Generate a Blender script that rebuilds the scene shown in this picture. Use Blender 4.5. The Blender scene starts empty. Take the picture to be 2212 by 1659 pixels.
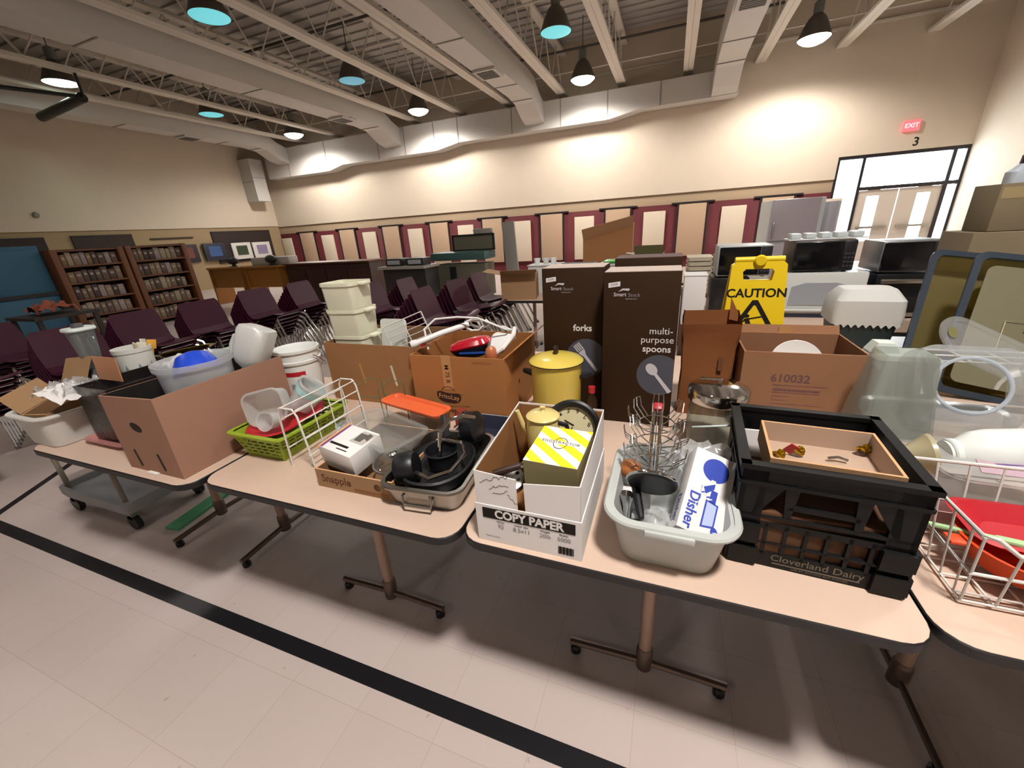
import bpy, bmesh, math, random
from mathutils import Vector as V, Matrix as M
random.seed(7)
S = bpy.context.scene
COL = S.collection
# ------------------------------------------------------------------ camera, world, light, exposure
cam_data = bpy.data.cameras.new('camera')
cam_data.sensor_width = 36.0
cam_data.lens = 860.0 / 2212.0 * 36.0
cam_data.clip_start = 0.05
cam = bpy.data.objects.new('camera', cam_data)
COL.objects.link(cam)
EYE = 1.55
cam.matrix_world = M(((0.93482753, -0.07419188, 0.34726512, 0.0),
                      (0.34976301, 0.36132127, -0.86435686, 0.0),
                      (-0.06134602, 0.92948508, 0.36372264, EYE),
                      (0, 0, 0, 1)))
S.camera = cam
W = bpy.data.worlds.new('daylight'); S.world = W
W.use_nodes = True
W.node_tree.nodes['Background'].inputs[0].default_value = (0.86, 0.93, 1.0, 1)
W.node_tree.nodes['Background'].inputs[1].default_value = 18.0
S.view_settings.view_transform = 'Standard'
S.view_settings.look = 'None'
S.view_settings.gamma = 1.0
S.view_settings.use_curve_mapping = False
S.view_settings.exposure = 0.0
S.cycles.use_denoising = True
S.cycles.max_bounces = 8
S.cycles.transparent_max_bounces = 24
S.cycles.sample_clamp_indirect = 6.0
S.cycles.caustics_reflective = False
S.cycles.caustics_refractive = False
# portal for the daylight that enters through the glazed double doors
pl = bpy.data.lights.new('door_daylight_portal', 'AREA'); pl.shape = 'RECTANGLE'; pl.size = 2.6; pl.size_y = 2.8
pl.cycles.is_portal = True
po = bpy.data.objects.new('door_daylight_portal', pl); COL.objects.link(po)
po.location = (5.5, 15.35, 1.4); po.rotation_euler = (math.radians(-90), 0, 0)

# ------------------------------------------------------------------ materials
def lin(h):
    h = h.lstrip('#'); o = []
    for i in (0, 2, 4):
        c = int(h[i:i+2], 16) / 255
        o.append(c / 12.92 if c <= .04045 else ((c + .055) / 1.055) ** 2.4)
    return o
_M = {}
def mat(name, hexc='#808080', rough=.5, metal=0., noise=0., nscale=12., spec=.5, emit=0., coat=0., trans=0., bump=0., hex2=None, alpha=1., sss=0.):
    if name in _M: return _M[name]
    m = bpy.data.materials.new(name); m.use_nodes = True
    nt = m.node_tree; b = nt.nodes['Principled BSDF']
    c = lin(hexc)
    b.inputs['Base Color'].default_value = (*c, 1)
    b.inputs['Roughness'].default_value = rough
    b.inputs['Metallic'].default_value = metal
    b.inputs['Specular IOR Level'].default_value = spec
    if coat: b.inputs['Coat Weight'].default_value = coat; b.inputs['Coat Roughness'].default_value = .1
    if trans: b.inputs['Transmission Weight'].default_value = trans
    if emit:
        b.inputs['Emission Color'].default_value = (*c, 1); b.inputs['Emission Strength'].default_value = emit
    if noise or bump:
        tc = nt.nodes.new('ShaderNodeTexCoord'); n = nt.nodes.new('ShaderNodeTexNoise')
        n.inputs['Scale'].default_value = nscale; n.inputs['Detail'].default_value = 4
        nt.links.new(tc.outputs['Object'], n.inputs['Vector'])
        if noise:
            mx = nt.nodes.new('ShaderNodeMix'); mx.data_type = 'RGBA'
            c2 = lin(hex2) if hex2 else [x * (1 - noise) for x in c]
            mx.inputs[6].default_value = (*c, 1); mx.inputs[7].default_value = (*c2, 1)
            nt.links.new(n.outputs['Fac'], mx.inputs[0]); nt.links.new(mx.outputs[2], b.inputs['Base Color'])
        if bump:
            bp = nt.nodes.new('ShaderNodeBump'); bp.inputs['Strength'].default_value = bump; bp.inputs['Distance'].default_value = .01
            nt.links.new(n.outputs['Fac'], bp.inputs['Height']); nt.links.new(bp.outputs[0], b.inputs['Normal'])
    _M[name] = m
    return m
def clear(name, tint='#f4f8f8', body=.08, milky='#e8ecec', rough=.06):
    """thin clear or frosted plastic / glass: see-through, with fresnel gloss and a little haze"""
    if name in _M: return _M[name]
    m = bpy.data.materials.new(name); m.use_nodes = True; nt = m.node_tree
    for n in list(nt.nodes):
        if n.type != 'OUTPUT_MATERIAL': nt.nodes.remove(n)
    out = [n for n in nt.nodes if n.type == 'OUTPUT_MATERIAL'][0]
    tr = nt.nodes.new('ShaderNodeBsdfTransparent'); tr.inputs[0].default_value = (*lin(tint), 1)
    gl = nt.nodes.new('ShaderNodeBsdfGlossy'); gl.inputs['Roughness'].default_value = rough
    df = nt.nodes.new('ShaderNodeBsdfDiffuse'); df.inputs[0].default_value = (*lin(milky), 1)
    tl = nt.nodes.new('ShaderNodeBsdfTranslucent'); tl.inputs[0].default_value = (*lin(milky), 1)
    ms = nt.nodes.new('ShaderNodeMixShader'); ms.inputs[0].default_value = .4
    nt.links.new(df.outputs[0], ms.inputs[1]); nt.links.new(tl.outputs[0], ms.inputs[2])
    m1 = nt.nodes.new('ShaderNodeMixShader'); m1.inputs[0].default_value = body
    nt.links.new(tr.outputs[0], m1.inputs[1]); nt.links.new(ms.outputs[0], m1.inputs[2])
    fa = nt.nodes.new('ShaderNodeLayerWeight'); fa.inputs['Blend'].default_value = .5
    pw = nt.nodes.new('ShaderNodeMath'); pw.operation = 'POWER'; pw.inputs[1].default_value = 4.0
    lw = nt.nodes.new('ShaderNodeMath'); lw.operation = 'MULTIPLY_ADD'; lw.inputs[1].default_value = .55; lw.inputs[2].default_value = .05
    nt.links.new(fa.outputs['Facing'], pw.inputs[0]); nt.links.new(pw.outputs[0], lw.inputs[0])
    m2 = nt.nodes.new('ShaderNodeMixShader')
    nt.links.new(lw.outputs[0], m2.inputs[0]); nt.links.new(m1.outputs[0], m2.inputs[1]); nt.links.new(gl.outputs[0], m2.inputs[2])
    nt.links.new(m2.outputs[0], out.inputs['Surface'])
    _M[name] = m
    return m

# ------------------------------------------------------------------ mesh builder
I4 = M.Identity(4)
def T(x, y, z): return M.Translation((x, y, z))
def RX(d): return M.Rotation(math.radians(d), 4, 'X')
def RY(d): return M.Rotation(math.radians(d), 4, 'Y')
def RZ(d): return M.Rotation(math.radians(d), 4, 'Z')
def FRONT(x, y, z): return T(x, y, z) @ RX(90)          # drawing plane on a face that looks towards -Y
def TOP(x, y, z, r=0): return T(x, y, z) @ RZ(r)
def RIGHT(x, y, z): return T(x, y, z) @ RZ(90) @ RX(90)  # on a face that looks towards +X
_TX = {}
def text_geo(s, bold):
    if (s, bold) in _TX: return _TX[(s, bold)]
    cu = bpy.data.curves.new('lettering', 'FONT'); cu.body = s; cu.size = 1; cu.align_x = 'CENTER'; cu.align_y = 'CENTER'; cu.offset = bold; cu.resolution_u = 3
    ob = bpy.data.objects.new('lettering', cu); COL.objects.link(ob)
    me = bpy.data.meshes.new_from_object(ob.evaluated_get(bpy.context.evaluated_depsgraph_get()))
    vs = [v.co.copy() for v in me.vertices]; fs = [tuple(p.vertices) for p in me.polygons]
    bpy.data.objects.remove(ob); bpy.data.curves.remove(cu); bpy.data.meshes.remove(me)
    _TX[(s, bold)] = (vs, fs)
    return vs, fs
def rrect(w, d, r, n=5):
    r = min(r, w / 2 - 1e-4, d / 2 - 1e-4); o = []
    for cx, cy, a0 in ((w/2 - r, d/2 - r, 0), (-w/2 + r, d/2 - r, 90), (-w/2 + r, -d/2 + r, 180), (w/2 - r, -d/2 + r, 270)):
        for k in range(n + 1):
            a = math.radians(a0 + 90 * k / n); o.append((cx + r * math.cos(a), cy + r * math.sin(a)))
    return o
class MB:
    def __init__(s): s.v = []; s.f = []; s.fm = []; s.mats = []
    def mi(s, m):
        if m not in s.mats: s.mats.append(m)
        return s.mats.index(m)
    def add(s, vs, fs, m, X=None):
        o = len(s.v); k = s.mi(m)
        s.v += [(X @ V(v)) if X is not None else V(v) for v in vs]
        for f in fs: s.f.append(tuple(i + o for i in f)); s.fm.append(k)
        return s
    def box(s, c, size, m, X=None, bev=0., seg=2):
        if bev:
            b = bmesh.new(); bmesh.ops.create_cube(b, size=1)
            for v in b.verts: v.co = V((v.co.x * size[0], v.co.y * size[1], v.co.z * size[2]))
            bmesh.ops.bevel(b, geom=b.edges[:], offset=bev, segments=seg, profile=.5, affect='EDGES')
            b.verts.index_update(); vs = [v.co + V(c) for v in b.verts]; fs = [tuple(v.index for v in f.verts) for f in b.faces]; b.free()
            return s.add(vs, fs, m, X)
        x, y, z = (q / 2 for q in size); a, b, d = c
        vs = [(a+i*x, b+j*y, d+k*z) for i in (-1, 1) for j in (-1, 1) for k in (-1, 1)]
        return s.add(vs, [(0,1,3,2), (4,6,7,5), (0,4,5,1), (2,3,7,6), (0,2,6,4), (1,5,7,3)], m, X)
    def poly(s, pts, m, X=None): return s.add([p if len(p) == 3 else (p[0], p[1], 0) for p in pts], [tuple(range(len(pts)))], m, X)
    def prism(s, pts, z0, z1, m, X=None):
        n = len(pts); vs = [(p[0], p[1], z0) for p in pts] + [(p[0], p[1], z1) for p in pts]
        fs = [tuple(range(n - 1, -1, -1)), tuple(range(n, 2 * n))] + [(i, (i+1) % n, n + (i+1) % n, n + i) for i in range(n)]
        return s.add(vs, fs, m, X)
    def loft(s, rings, m, X=None, cap0=True, cap1=True, closed=True):
        n = len(rings[0]); vs = [p for r in rings for p in r]; fs = []
        for a in range(len(rings) - 1):
            for i in range(n if closed else n - 1):
                j = (i + 1) % n; fs.append((a*n + i, a*n + j, (a+1)*n + j, (a+1)*n + i))
        if cap0: fs.append(tuple(range(n - 1, -1, -1)))
        if cap1: fs.append(tuple(range((len(rings)-1)*n, len(rings)*n)))
        return s.add(vs, fs, m, X)
    def rr(s, prof, m, X=None, n=5, cap0=True, cap1=True):
        """stack of rounded rectangles (w, d, r, z)"""
        return s.loft([[(x, y, z) for x, y in rrect(w, d, r, n)] for w, d, r, z in prof], m, X, cap0, cap1)
    def lathe(s, prof, m, X=None, n=32, cap0=False, cap1=False):
        rings = [[(max(r, 1e-4) * math.cos(2*math.pi*k/n), max(r, 1e-4) * math.sin(2*math.pi*k/n), z) for k in range(n)] for r, z in prof]
        return s.loft(rings, m, X, cap0, cap1)
    def tube(s, pts, r, m, X=None, n=8, closed=False):
        P = [V(p) for p in pts]; N = len(P); rs = r if isinstance(r, (list, tuple)) else [r] * N
        tan = []
        for i in range(N):
            a = P[(i-1) % N] if (closed or i) else P[i]; b = P[(i+1) % N] if (closed or i < N-1) else P[i]
            t = (b - a); tan.append(t.normalized() if t.length > 1e-9 else V((0, 0, 1)))
        up = V((0, 0, 1)) if abs(tan[0].z) < .9 else V((1, 0, 0))
        u = tan[0].cross(up).normalized(); rings = []
        for i in range(N):
            u = (u - tan[i] * u.dot(tan[i])); u = u.normalized() if u.length > 1e-6 else tan[i].orthogonal().normalized()
            w = tan[i].cross(u)
            rings.append([P[i] + (u * math.cos(2*math.pi*k/n) + w * math.sin(2*math.pi*k/n)) * rs[i] for k in range(n)])
        if closed: return s.loft(rings + [rings[0]], m, X, False, False)
        return s.loft(rings, m, X)
    def text(s, t, size, m, X, bold=0., sx=1.):
        vs, fs = text_geo(t, bold)
        return s.add([(v.x * size * sx, v.y * size, 0) for v in vs], fs, m, X)
    def disc(s, r, m, X=None, n=32, ry=None):
        ry = ry or r
        return s.poly([(r * math.cos(2*math.pi*k/n), ry * math.sin(2*math.pi*k/n)) for k in range(n)], m, X)
    def sphere(s, c, r, m, X=None, n=16, sc=(1, 1, 1)):
        k = n // 2
        rings = [[(c[0] + r*sc[0]*max(math.sin(math.pi*i/k), 1e-4)*math.cos(2*math.pi*j/n), c[1] + r*sc[1]*max(math.sin(math.pi*i/k), 1e-4)*math.sin(2*math.pi*j/n), c[2] - r*sc[2]*math.cos(math.pi*i/k)) for j in range(n)] for i in range(k + 1)]
        return s.loft(rings, m, X, False, False)
    def mesh(s, name, smooth=35, merge=True):
        me = bpy.data.meshes.new(name)
        me.from_pydata([tuple(v) for v in s.v], [], s.f)
        for m in s.mats: me.materials.append(m)
        me.polygons.foreach_set('material_index', s.fm)
        me.validate()
        b = bmesh.new(); b.from_mesh(me)
        if merge: bmesh.ops.remove_doubles(b, verts=b.verts, dist=1.5e-4)
        bmesh.ops.dissolve_degenerate(b, edges=b.edges, dist=1e-6)
        bmesh.ops.recalc_face_normals(b, faces=b.faces)
        b.to_mesh(me); b.free()
        if smooth:
            me.shade_smooth(); me.set_sharp_from_angle(angle=math.radians(smooth))
        me.update()
        return me
    def build(s, name, parent=None, X=None, smooth=35, merge=True, label=None):
        o = bpy.data.objects.new(name, s.mesh(name, smooth, merge)); COL.objects.link(o)
        if parent is not None: o.parent = parent
        if X is not None: o.matrix_local = X
        if label: o['label'] = label
        return o
def tag(o, label, cat, group=None, kind=None):
    if label: o['label'] = label
    if cat: o['category'] = cat
    if group: o['group'] = group
    if kind: o['kind'] = kind
    return o
def thing(name, label, cat, loc=(0, 0, 0), rz=0, group=None, X=None):
    o = bpy.data.objects.new(name, None); COL.objects.link(o); o.empty_display_size = .05
    o.matrix_world = X if X is not None else T(*loc) @ RZ(rz)
    return tag(o, label, cat, group)
def solo(mb, name, label, cat, loc=(0, 0, 0), rz=0, group=None, X=None, smooth=35):
    o = mb.build(name, None, X if X is not None else T(*loc) @ RZ(rz), smooth)
    return tag(o, label, cat, group)
def struct(mb, name, label=None, X=None, smooth=35):
    o = mb.build(name, None, X, smooth); o['kind'] = 'structure'; o['category'] = name.split('_')[0]
    if label: o['label'] = label
    return o
def dup(root, X, label=None, group=None):
    r = root.copy(); COL.objects.link(r); r.matrix_world = X
    if label: r['label'] = label
    if group: r['group'] = group
    for ch in list(root.children):
        c = ch.copy(); COL.objects.link(c); c.parent = r
        for g in ch.children:
            d = g.copy(); COL.objects.link(d); d.parent = c
    return r
def arc(cx, cy, r, a0, a1, n=8): return [(cx + r*math.cos(math.radians(a0 + (a1-a0)*k/n)), cy + r*math.sin(math.radians(a0 + (a1-a0)*k/n))) for k in range(n + 1)]
TZ = 0.74                                                # height of the folding tables

# shared materials
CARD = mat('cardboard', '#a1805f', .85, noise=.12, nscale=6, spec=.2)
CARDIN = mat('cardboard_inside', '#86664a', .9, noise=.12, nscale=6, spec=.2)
CARDEDGE = mat('cardboard_edge', '#c79c72', .9, spec=.2)
WHITE = mat('white_plastic', '#e6e8e6', .35)
PAPER = mat('white_card', '#e4e1e0', .75, spec=.2)
BLACK = mat('black_plastic', '#14151a', .4)
INK = mat('black_ink', '#1b1715', .7, spec=.2)
CHROME = mat('chrome', '#d8d8d8', .12, metal=1)
STEEL = mat('steel', '#b9b7b2', .28, metal=1, noise=.15, nscale=30)
YELLOW = mat('yellow_enamel', '#dfc75c', .25, coat=.4)
# ------------------------------------------------------------------ room
XL, XR, YB, YF, ZC = -17.3, 6.95, -8.0, 15.0, 6.7
def floor_mat():
    m = bpy.data.materials.new('vinyl_tile_floor'); m.use_nodes = True; nt = m.node_tree; b = nt.nodes['Principled BSDF']
    tc = nt.nodes.new('ShaderNodeTexCoord'); n = nt.nodes.new('ShaderNodeTexNoise'); n.inputs['Scale'].default_value = 1.1; n.inputs['Detail'].default_value = 6
    br = nt.nodes.new('ShaderNodeTexBrick'); br.offset = 0; br.inputs['Scale'].default_value = 1
    br.inputs['Brick Width'].default_value = .305; br.inputs['Row Height'].default_value = .305; br.inputs['Mortar Size'].default_value = .0012
    br.inputs['Color1'].default_value = (*lin('#cbbdb8'), 1); br.inputs['Color2'].default_value = (*lin('#c7b8b3'), 1); br.inputs['Mortar'].default_value = (*lin('#b9a7a0'), 1)
    mx = nt.nodes.new('ShaderNodeMix'); mx.data_type = 'RGBA'; mx.blend_type = 'MULTIPLY'; mx.inputs[0].default_value = .35
    rp = nt.nodes.new('ShaderNodeValToRGB'); rp.color_ramp.elements[0].color = (.82, .8, .78, 1); rp.color_ramp.elements[0].position = .3; rp.color_ramp.elements[1].color = (1, 1, 1, 1)
    n2 = nt.nodes.new('ShaderNodeTexNoise'); n2.inputs['Scale'].default_value = 26; n2.inputs['Detail'].default_value = 2
    r2 = nt.nodes.new('ShaderNodeValToRGB'); r2.color_ramp.elements[0].position = .22; r2.color_ramp.elements[0].color = (.45, .42, .4, 1); r2.color_ramp.elements[1].position = .27; r2.color_ramp.elements[1].color = (1, 1, 1, 1)
    m2 = nt.nodes.new('ShaderNodeMix'); m2.data_type = 'RGBA'; m2.blend_type = 'MULTIPLY'; m2.inputs[0].default_value = .5
    for a, q in ((n, 'Vector'), (br, 'Vector'), (n2, 'Vector')): nt.links.new(tc.outputs['Object'], a.inputs[q])
    nt.links.new(n.outputs['Fac'], rp.inputs[0]); nt.links.new(br.outputs['Color'], mx.inputs[6]); nt.links.new(rp.outputs[0], mx.inputs[7])
    nt.links.new(n2.outputs['Fac'], r2.inputs[0]); nt.links.new(mx.outputs[2], m2.inputs[6]); nt.links.new(r2.outputs[0], m2.inputs[7])
    nt.links.new(m2.outputs[2], b.inputs['Base Color'])
    b.inputs['Roughness'].default_value = .32; b.inputs['Specular IOR Level'].default_value = .45
    return m
FLOOR = floor_mat()
WALL = mat('cream_painted_block', '#cdc0ad', .8, noise=.06, nscale=3, bump=.05)
TAN = mat('tan_band_paint', '#8e7a62', .85)
MAROON = mat('maroon_wall_paint', '#580e17', .75)
DECK = mat('roof_deck_paint', '#b3afa8', .85, noise=.1, nscale=1.5)
JOISTM = mat('painted_steel_joist', '#d0cabd', .6)
DUCTM = mat('painted_duct', '#c4c1bb', .5, noise=.05, nscale=2)
FRAME = mat('dark_bronze_frame', '#231d22', .4)
m = MB().box(((XL+XR)/2, (YB+YF)/2, -.05), (XR-XL+.6, YF-YB+.6, .1), FLOOR); struct(m, 'floor', 'pinkish beige vinyl tile gym floor')
m = MB().box(((XL+XR)/2, (YB+YF)/2, ZC+.05), (XR-XL+.6, YF-YB+.6, .1), DECK)
for i in range(60): m.box(((XL+XR)/2, YB + .2 + i*.38, ZC-.02), (XR-XL, .12, .04), DECK)
struct(m, 'ceiling', 'ribbed grey roof deck above the joists')
# far wall: upper block wall, tan band, maroon base, opening for the glazed doors
DX0, DX1, DZ = 4.17, 6.95, 2.82
m = MB()
m.box(((XL+DX0)/2, YF+.1, (2.27+ZC)/2), (DX0-XL, .28, ZC-2.27), WALL)
m.box(((DX0+XR)/2, YF+.1, (DZ+ZC)/2), (XR-DX0, .28, ZC-DZ), WALL)
m.box(((XL+DX0)/2, YF+.15, 2.11), (DX0-XL, .3, .32), TAN)
m.box(((XL+DX0)/2, YF+.15, .975), (DX0-XL, .3, 1.95), MAROON)
struct(m, 'wall_back', 'far gym wall, cream block above a maroon paneled base')
m = MB(); m.box((XL-.1, (YB+YF)/2, (2.3+ZC)/2), (.28, YF-YB, ZC-2.3), WALL); m.box((XL-.15, (YB+YF)/2, 1.15), (.3, YF-YB, 2.3), mat('tan_wall', '#9f8a6a', .85, noise=.06, nscale=3))
struct(m, 'wall_left', 'cream left gym wall with a recessed tan base')
m = MB(); m.box((XR+.15, (YB+YF)/2, ZC/2), (.3, YF-YB, ZC), WALL); struct(m, 'wall_right', 'cream right gym wall')
m = MB(); m.box(((XL+XR)/2, YB-.15, ZC/2), (XR-XL+.6, .3, ZC), WALL); struct(m, 'wall_front', 'cream gym wall behind the viewer')
# glazed double doors with transom and sidelights
m = MB()
for x, w in ((DX0+.03, .07), (4.78, .07), (6.66, .08), (6.92, .06)): m.box((x, YF+.05, DZ/2), (w, .12, DZ), FRAME)
m.box(((DX0+DX1)/2, YF+.05, DZ-.04), (DX1-DX0, .13, .09), FRAME)
m.box(((4.78+6.92)/2, YF+.05, 1.97), (6.92-4.78, .13, .09), FRAME)
m.box(((DX0+4.78)/2, YF+.05, .06), (4.78-DX0, .12, .12), FRAME)
m.box((6.79, YF+.05, .06), (.2, .12, .12), FRAME)
fr = struct(m, 'trim_1', 'dark bronze frame around the glazed double doors'); fr['category'] = 'door frame'
GLASS = clear('window_glass', '#f2f7f8', .02, '#e8eeee', .02)
for i, (x0, x1, z0, z1, lb) in enumerate(((DX0+.06, 4.75, .12, 2.74, 'tall bright sidelight left of the double doors'), (4.81, 6.62, 2.02, 2.74, 'wide bright transom pane over the double doors'), (6.70, 6.89, .12, 1.93, 'narrow sidelight right of the double doors'), (6.70, 6.89, 2.02, 2.74, 'small pane in the corner beside the transom'))):
    g = MB().box(((x0+x1)/2, YF+.05, (z0+z1)/2), (x1-x0, .012, z1-z0), GLASS); struct(g, f'window_{i+1}', lb)
DOORM = mat('cream_door_paint', '#cfc4b8', .6)
for i, (x0, x1, wx) in enumerate(((4.82, 5.71, 5.17), (5.73, 6.62, 6.27))):
    m = MB(); g0, g1 = wx-.14, wx+.14
    m.box(((x0+g0)/2, YF+.05, .97), (g0-x0, .05, 1.9), DOORM); m.box(((x1+g1)/2, YF+.05, .97), (x1-g1, .05, 1.9), DOORM)
    m.box((wx, YF+.05, 1.85), (g1-g0, .05, .16), DOORM); m.box((wx, YF+.05, .3), (g1-g0, .05, .56), DOORM)
    d = struct(m, f'door_{i+1}', ('left', 'right')[i] + ' cream leaf of the double doors with a narrow vision panel')
    MB().box((wx, YF+.05, 1.17), (g1-g0, .01, 1.2), GLASS).build('pane', d)
    MB().box(((x0+x1)/2, YF-.03, .95), (.7, .05, .06), STEEL).build('panic_bar', d)
# acoustic panels along the maroon base
BEIGE = mat('beige_acoustic_fabric', '#b79c82', .9, noise=.05, nscale=40); CREAM = mat('cream_acoustic_fabric', '#d2c5b0', .9, noise=.04, nscale=40)
BSTRIP = mat('black_trim_strip', '#1a1014', .6); REDST = mat('bright_maroon_strip', '#7a1220', .7)
ORD = ('first', 'second', 'third', 'fourth', 'fifth', 'sixth', 'seventh', 'eighth', 'ninth')
k = 0
for i in range(9):
    xt = -16.05 + 2.315*i; xc = xt + 1.24
    for x, w, z, mm, nm in ((xt, .8, 1.925, BEIGE, 'beige'), (xc, .68, 1.775, CREAM, 'cream')):
        if x > 3.0: w = .75
        a = thing('acoustic_panel', f'{ORD[k//2]} {nm} acoustic panel on the far wall counted from the left corner', 'wall panel', (x + w/2, YF-.032, 0), group='acoustic panels on the maroon wall'); k += 1
        MB().box((0, 0, (.35+z)/2), (w, .06, z-.35), mm, bev=.012).build('fabric_face', a)
        for sx in ((-1, 1) if nm == 'beige' else ()):
            MB().box((sx*(w/2+.035), .0, (.3+z)/2), (.05, .04, z-.3), BSTRIP).build('side_batten', a)
    m = MB().box((xt+.4, YF-.018, 1.965), (1.25, .035, .05), BSTRIP); struct(m, f'trim_{i+2}', f'black cap strip over beige acoustic panel {i+1} from the left')
m = MB().box((-16.95, YF-.028, 1.2), (.6, .05, 1.12), CREAM, bev=.01); solo(m, 'corner_panel', 'plain cream panel filling the far left corner of the gym wall', 'wall panel')
# exit sign and door number
m = MB().box((5.58, YF-.08, 3.38), (.34, .06, .24), mat('exit_sign_red', '#f2626a', .4, emit=1.2)); m.text('EXIT', .14, mat('exit_letters', '#ffb0b0', .5, emit=1.5), FRONT(5.58, YF-.1115, 3.38), .02); solo(m, 'exit_sign', 'red lit exit sign on the wall above the doors', 'sign')
m = MB(); m.text('3', .28, INK, FRONT(5.78, YF-.045, 3.0), .015); m.prism(rrect(.02, .02, .004), 0, .001, INK, FRONT(5.78, YF-.042, 3.0)); solo(m, 'door_number', 'dark number 3 painted over the double doors', 'number')
# court lines
LINE = mat('black_floor_line', '#17161a', .35)
m = MB().box(((XL+XR)/2, .716, .0015), (XR-XL, .062, .003), LINE); struct(m, 'trim_20', 'wide black court line on the floor in front of the tables')
m = MB().box((-4.05, 3.5, .0015), (.05, 5.5, .003), LINE, X=T(-4.05, .8, 0) @ RZ(35) @ T(4.05, -.8, 0)); struct(m, 'trim_21', 'thin black court line on the floor left of the cart')
# joists
for i in range(13):
    x = .09 + 1.82*(i-9)
    m = MB()
    m.box((x-.065, (YB+YF)/2, 5.38), (.125, YF-YB, .07), JOISTM); m.box((x+.065, (YB+YF)/2, 5.38), (.125, YF-YB, .07), JOISTM)
    m.box((x, (YB+YF)/2, 6.42), (.2, YF-YB, .07), JOISTM)
    y = YB + .3; up = True
    while y < YF - .5:
        a = (x, y, 5.4 if up else 6.4); b = (x, y+.62, 6.4 if up else 5.4); m.tube([a, b], .018, JOISTM, n=5); y += .62; up = not up
    o = struct(m, 'ceiling_joist', f'white open web steel roof joist, number {i+1} from the left'); o['category'] = 'joist'
for i, y in enumerate((5.2, 9.6, 13.9)):
    m = MB().tube([(XL, y, 6.2), (XR, y, 6.2)], .03, mat('dark_bridging', '#4a463f', .6), n=6); m.tube([(XL, y+.25, 5.75), (XR, y+.25, 5.75)], .02, JOISTM, n=6)
    o = struct(m, 'ceiling_pipe', ('nearest', 'middle', 'farthest')[i] + ' pipe run crossing the roof joists'); o['category'] = 'pipe'
m = MB().box(((XL+XR)/2, YF-.06, 5.75), (XR-XL, .06, .05), JOISTM); o = struct(m, 'trim_22', 'pale ledger pipe along the top of the far wall')
# main duct on the far wall, bottom steps up along its length
secs = [(-16.45, 4.15, 4.15), (-13.1, 4.15, 4.15), (-12.4, 4.3, 4.3), (-8.1, 4.3, 4.3), (-7.2, 4.45, 4.45), (-2.05, 4.45, 4.45), (-1.15, 4.6, 4.6), (1.42, 4.6, 4.6)]
m = MB(); yf = 14.42
def dring(x, zb): return [(x, yf, zb), (x, yf, 5.2), (x, 14.93, 5.2), (x, 14.93, zb)]
m.loft([dring(x, z) for x, z, _ in secs], DUCTM)
SEAM = mat('duct_seam', '#8f8b84', .6)
for x in (-15.2, -13.15, -10.6, -9.4, -8.15, -7.2, -5.2, -3.55, -2.1, -.6):
    zb = [z for xx, z, _ in secs if xx <= x][-1]
    m.box((x, yf-.004, (zb+5.2)/2), (.03, .02, 5.2-zb), SEAM)
du = thing('wall_duct', 'long rectangular air duct along the top of the far wall', 'duct'); m.build('duct_body', du, smooth=0)
# branch ducts running towards the viewer
for i, (x, w, y0, lb) in enumerate(((-15.4, .6, 1, 'leftmost branch duct, running to the far left corner'), (-9.9, .72, 0, 'wide branch duct second from the left, crossing the ceiling'), (-4.4, .62, 0, 'branch duct with a diffuser near the middle of the ceiling'), (1.05, .62, 2, 'rightmost branch duct, ending over the far wall'))):
    d = thing('branch_duct', lb, 'duct', group='branch ducts'); m = MB(); x0, x1 = x-w/2, x+w/2
    prof = [(y0, 5.06, 5.66), (12.9, 5.06, 5.66), (13.45, 5.0, 5.6), (14.0, 4.72, 5.32), (14.42, 4.62, 5.18)]
    m.loft([[(x0, y, zb), (x1, y, zb), (x1, y, zt), (x0, y, zt)] for y, zb, zt in prof], DUCTM)
    for y in (3.2, 5.6, 8.8, 11.9, 13.2): m.box((x, y, 5.055 if y < 13 else 5.02), (w+.02, .03, .02), SEAM)
    m.build('duct_body', d, smooth=0)
    v = MB(); yv = 10.75 if i != 1 else 11.9
    if i == 3: yv = 10.0
    v.box((x, yv, 5.03), (.56, .62, .05), DUCTM)
    for q in range(6): v.box((x, yv-.2+.08*q, 4.995), (.42, .05, .012), mat('vent_slat', '#55534f', .5), X=None)
    v.build('diffuser', d)
# vertical duct drop on the left wall
m = MB().box((-16.925, 14.05, 4.1), (.65, .6, 1.6), DUCTM); m.box((-16.925, 13.745, 4.05), (.66, .012, .02), SEAM); m.box((-16.595, 14.05, 4.2), (.012, .6, .02), SEAM)
solo(m, 'duct_drop', 'pale vertical duct box hanging on the left wall by the far corner', 'duct', smooth=0)
DP = mat('dark_pipe', '#1e231d', .5); m = MB().tube([(-12.7, 6.73, 4.9), (-13.4, 6.78, 4.88), (-14.95, 6.9, 4.85)], .1, DP, n=12); m.tube([(-13.25, 5.6, 4.92), (-12.75, 6.73, 4.92)], .04, DP); m.tube([(-12.65, 6.73, 4.9), (-12.65, 6.73, 5.345)], .03, DP)
solo(m, 'pipe_bracket', 'dark pipe bracket hanging under the ceiling at far left', 'bracket')
m = MB().lathe([(0, 0), (.07, 0), (.08, .03), (.05, .06), (0, .06)], mat('grey_fitting', '#7d776b', .5), X=T(XL+.05, 6.9, 2.75) @ RY(90), n=16); solo(m, 'wall_fitting', 'small round fitting high on the left wall', 'fitting')

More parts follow.
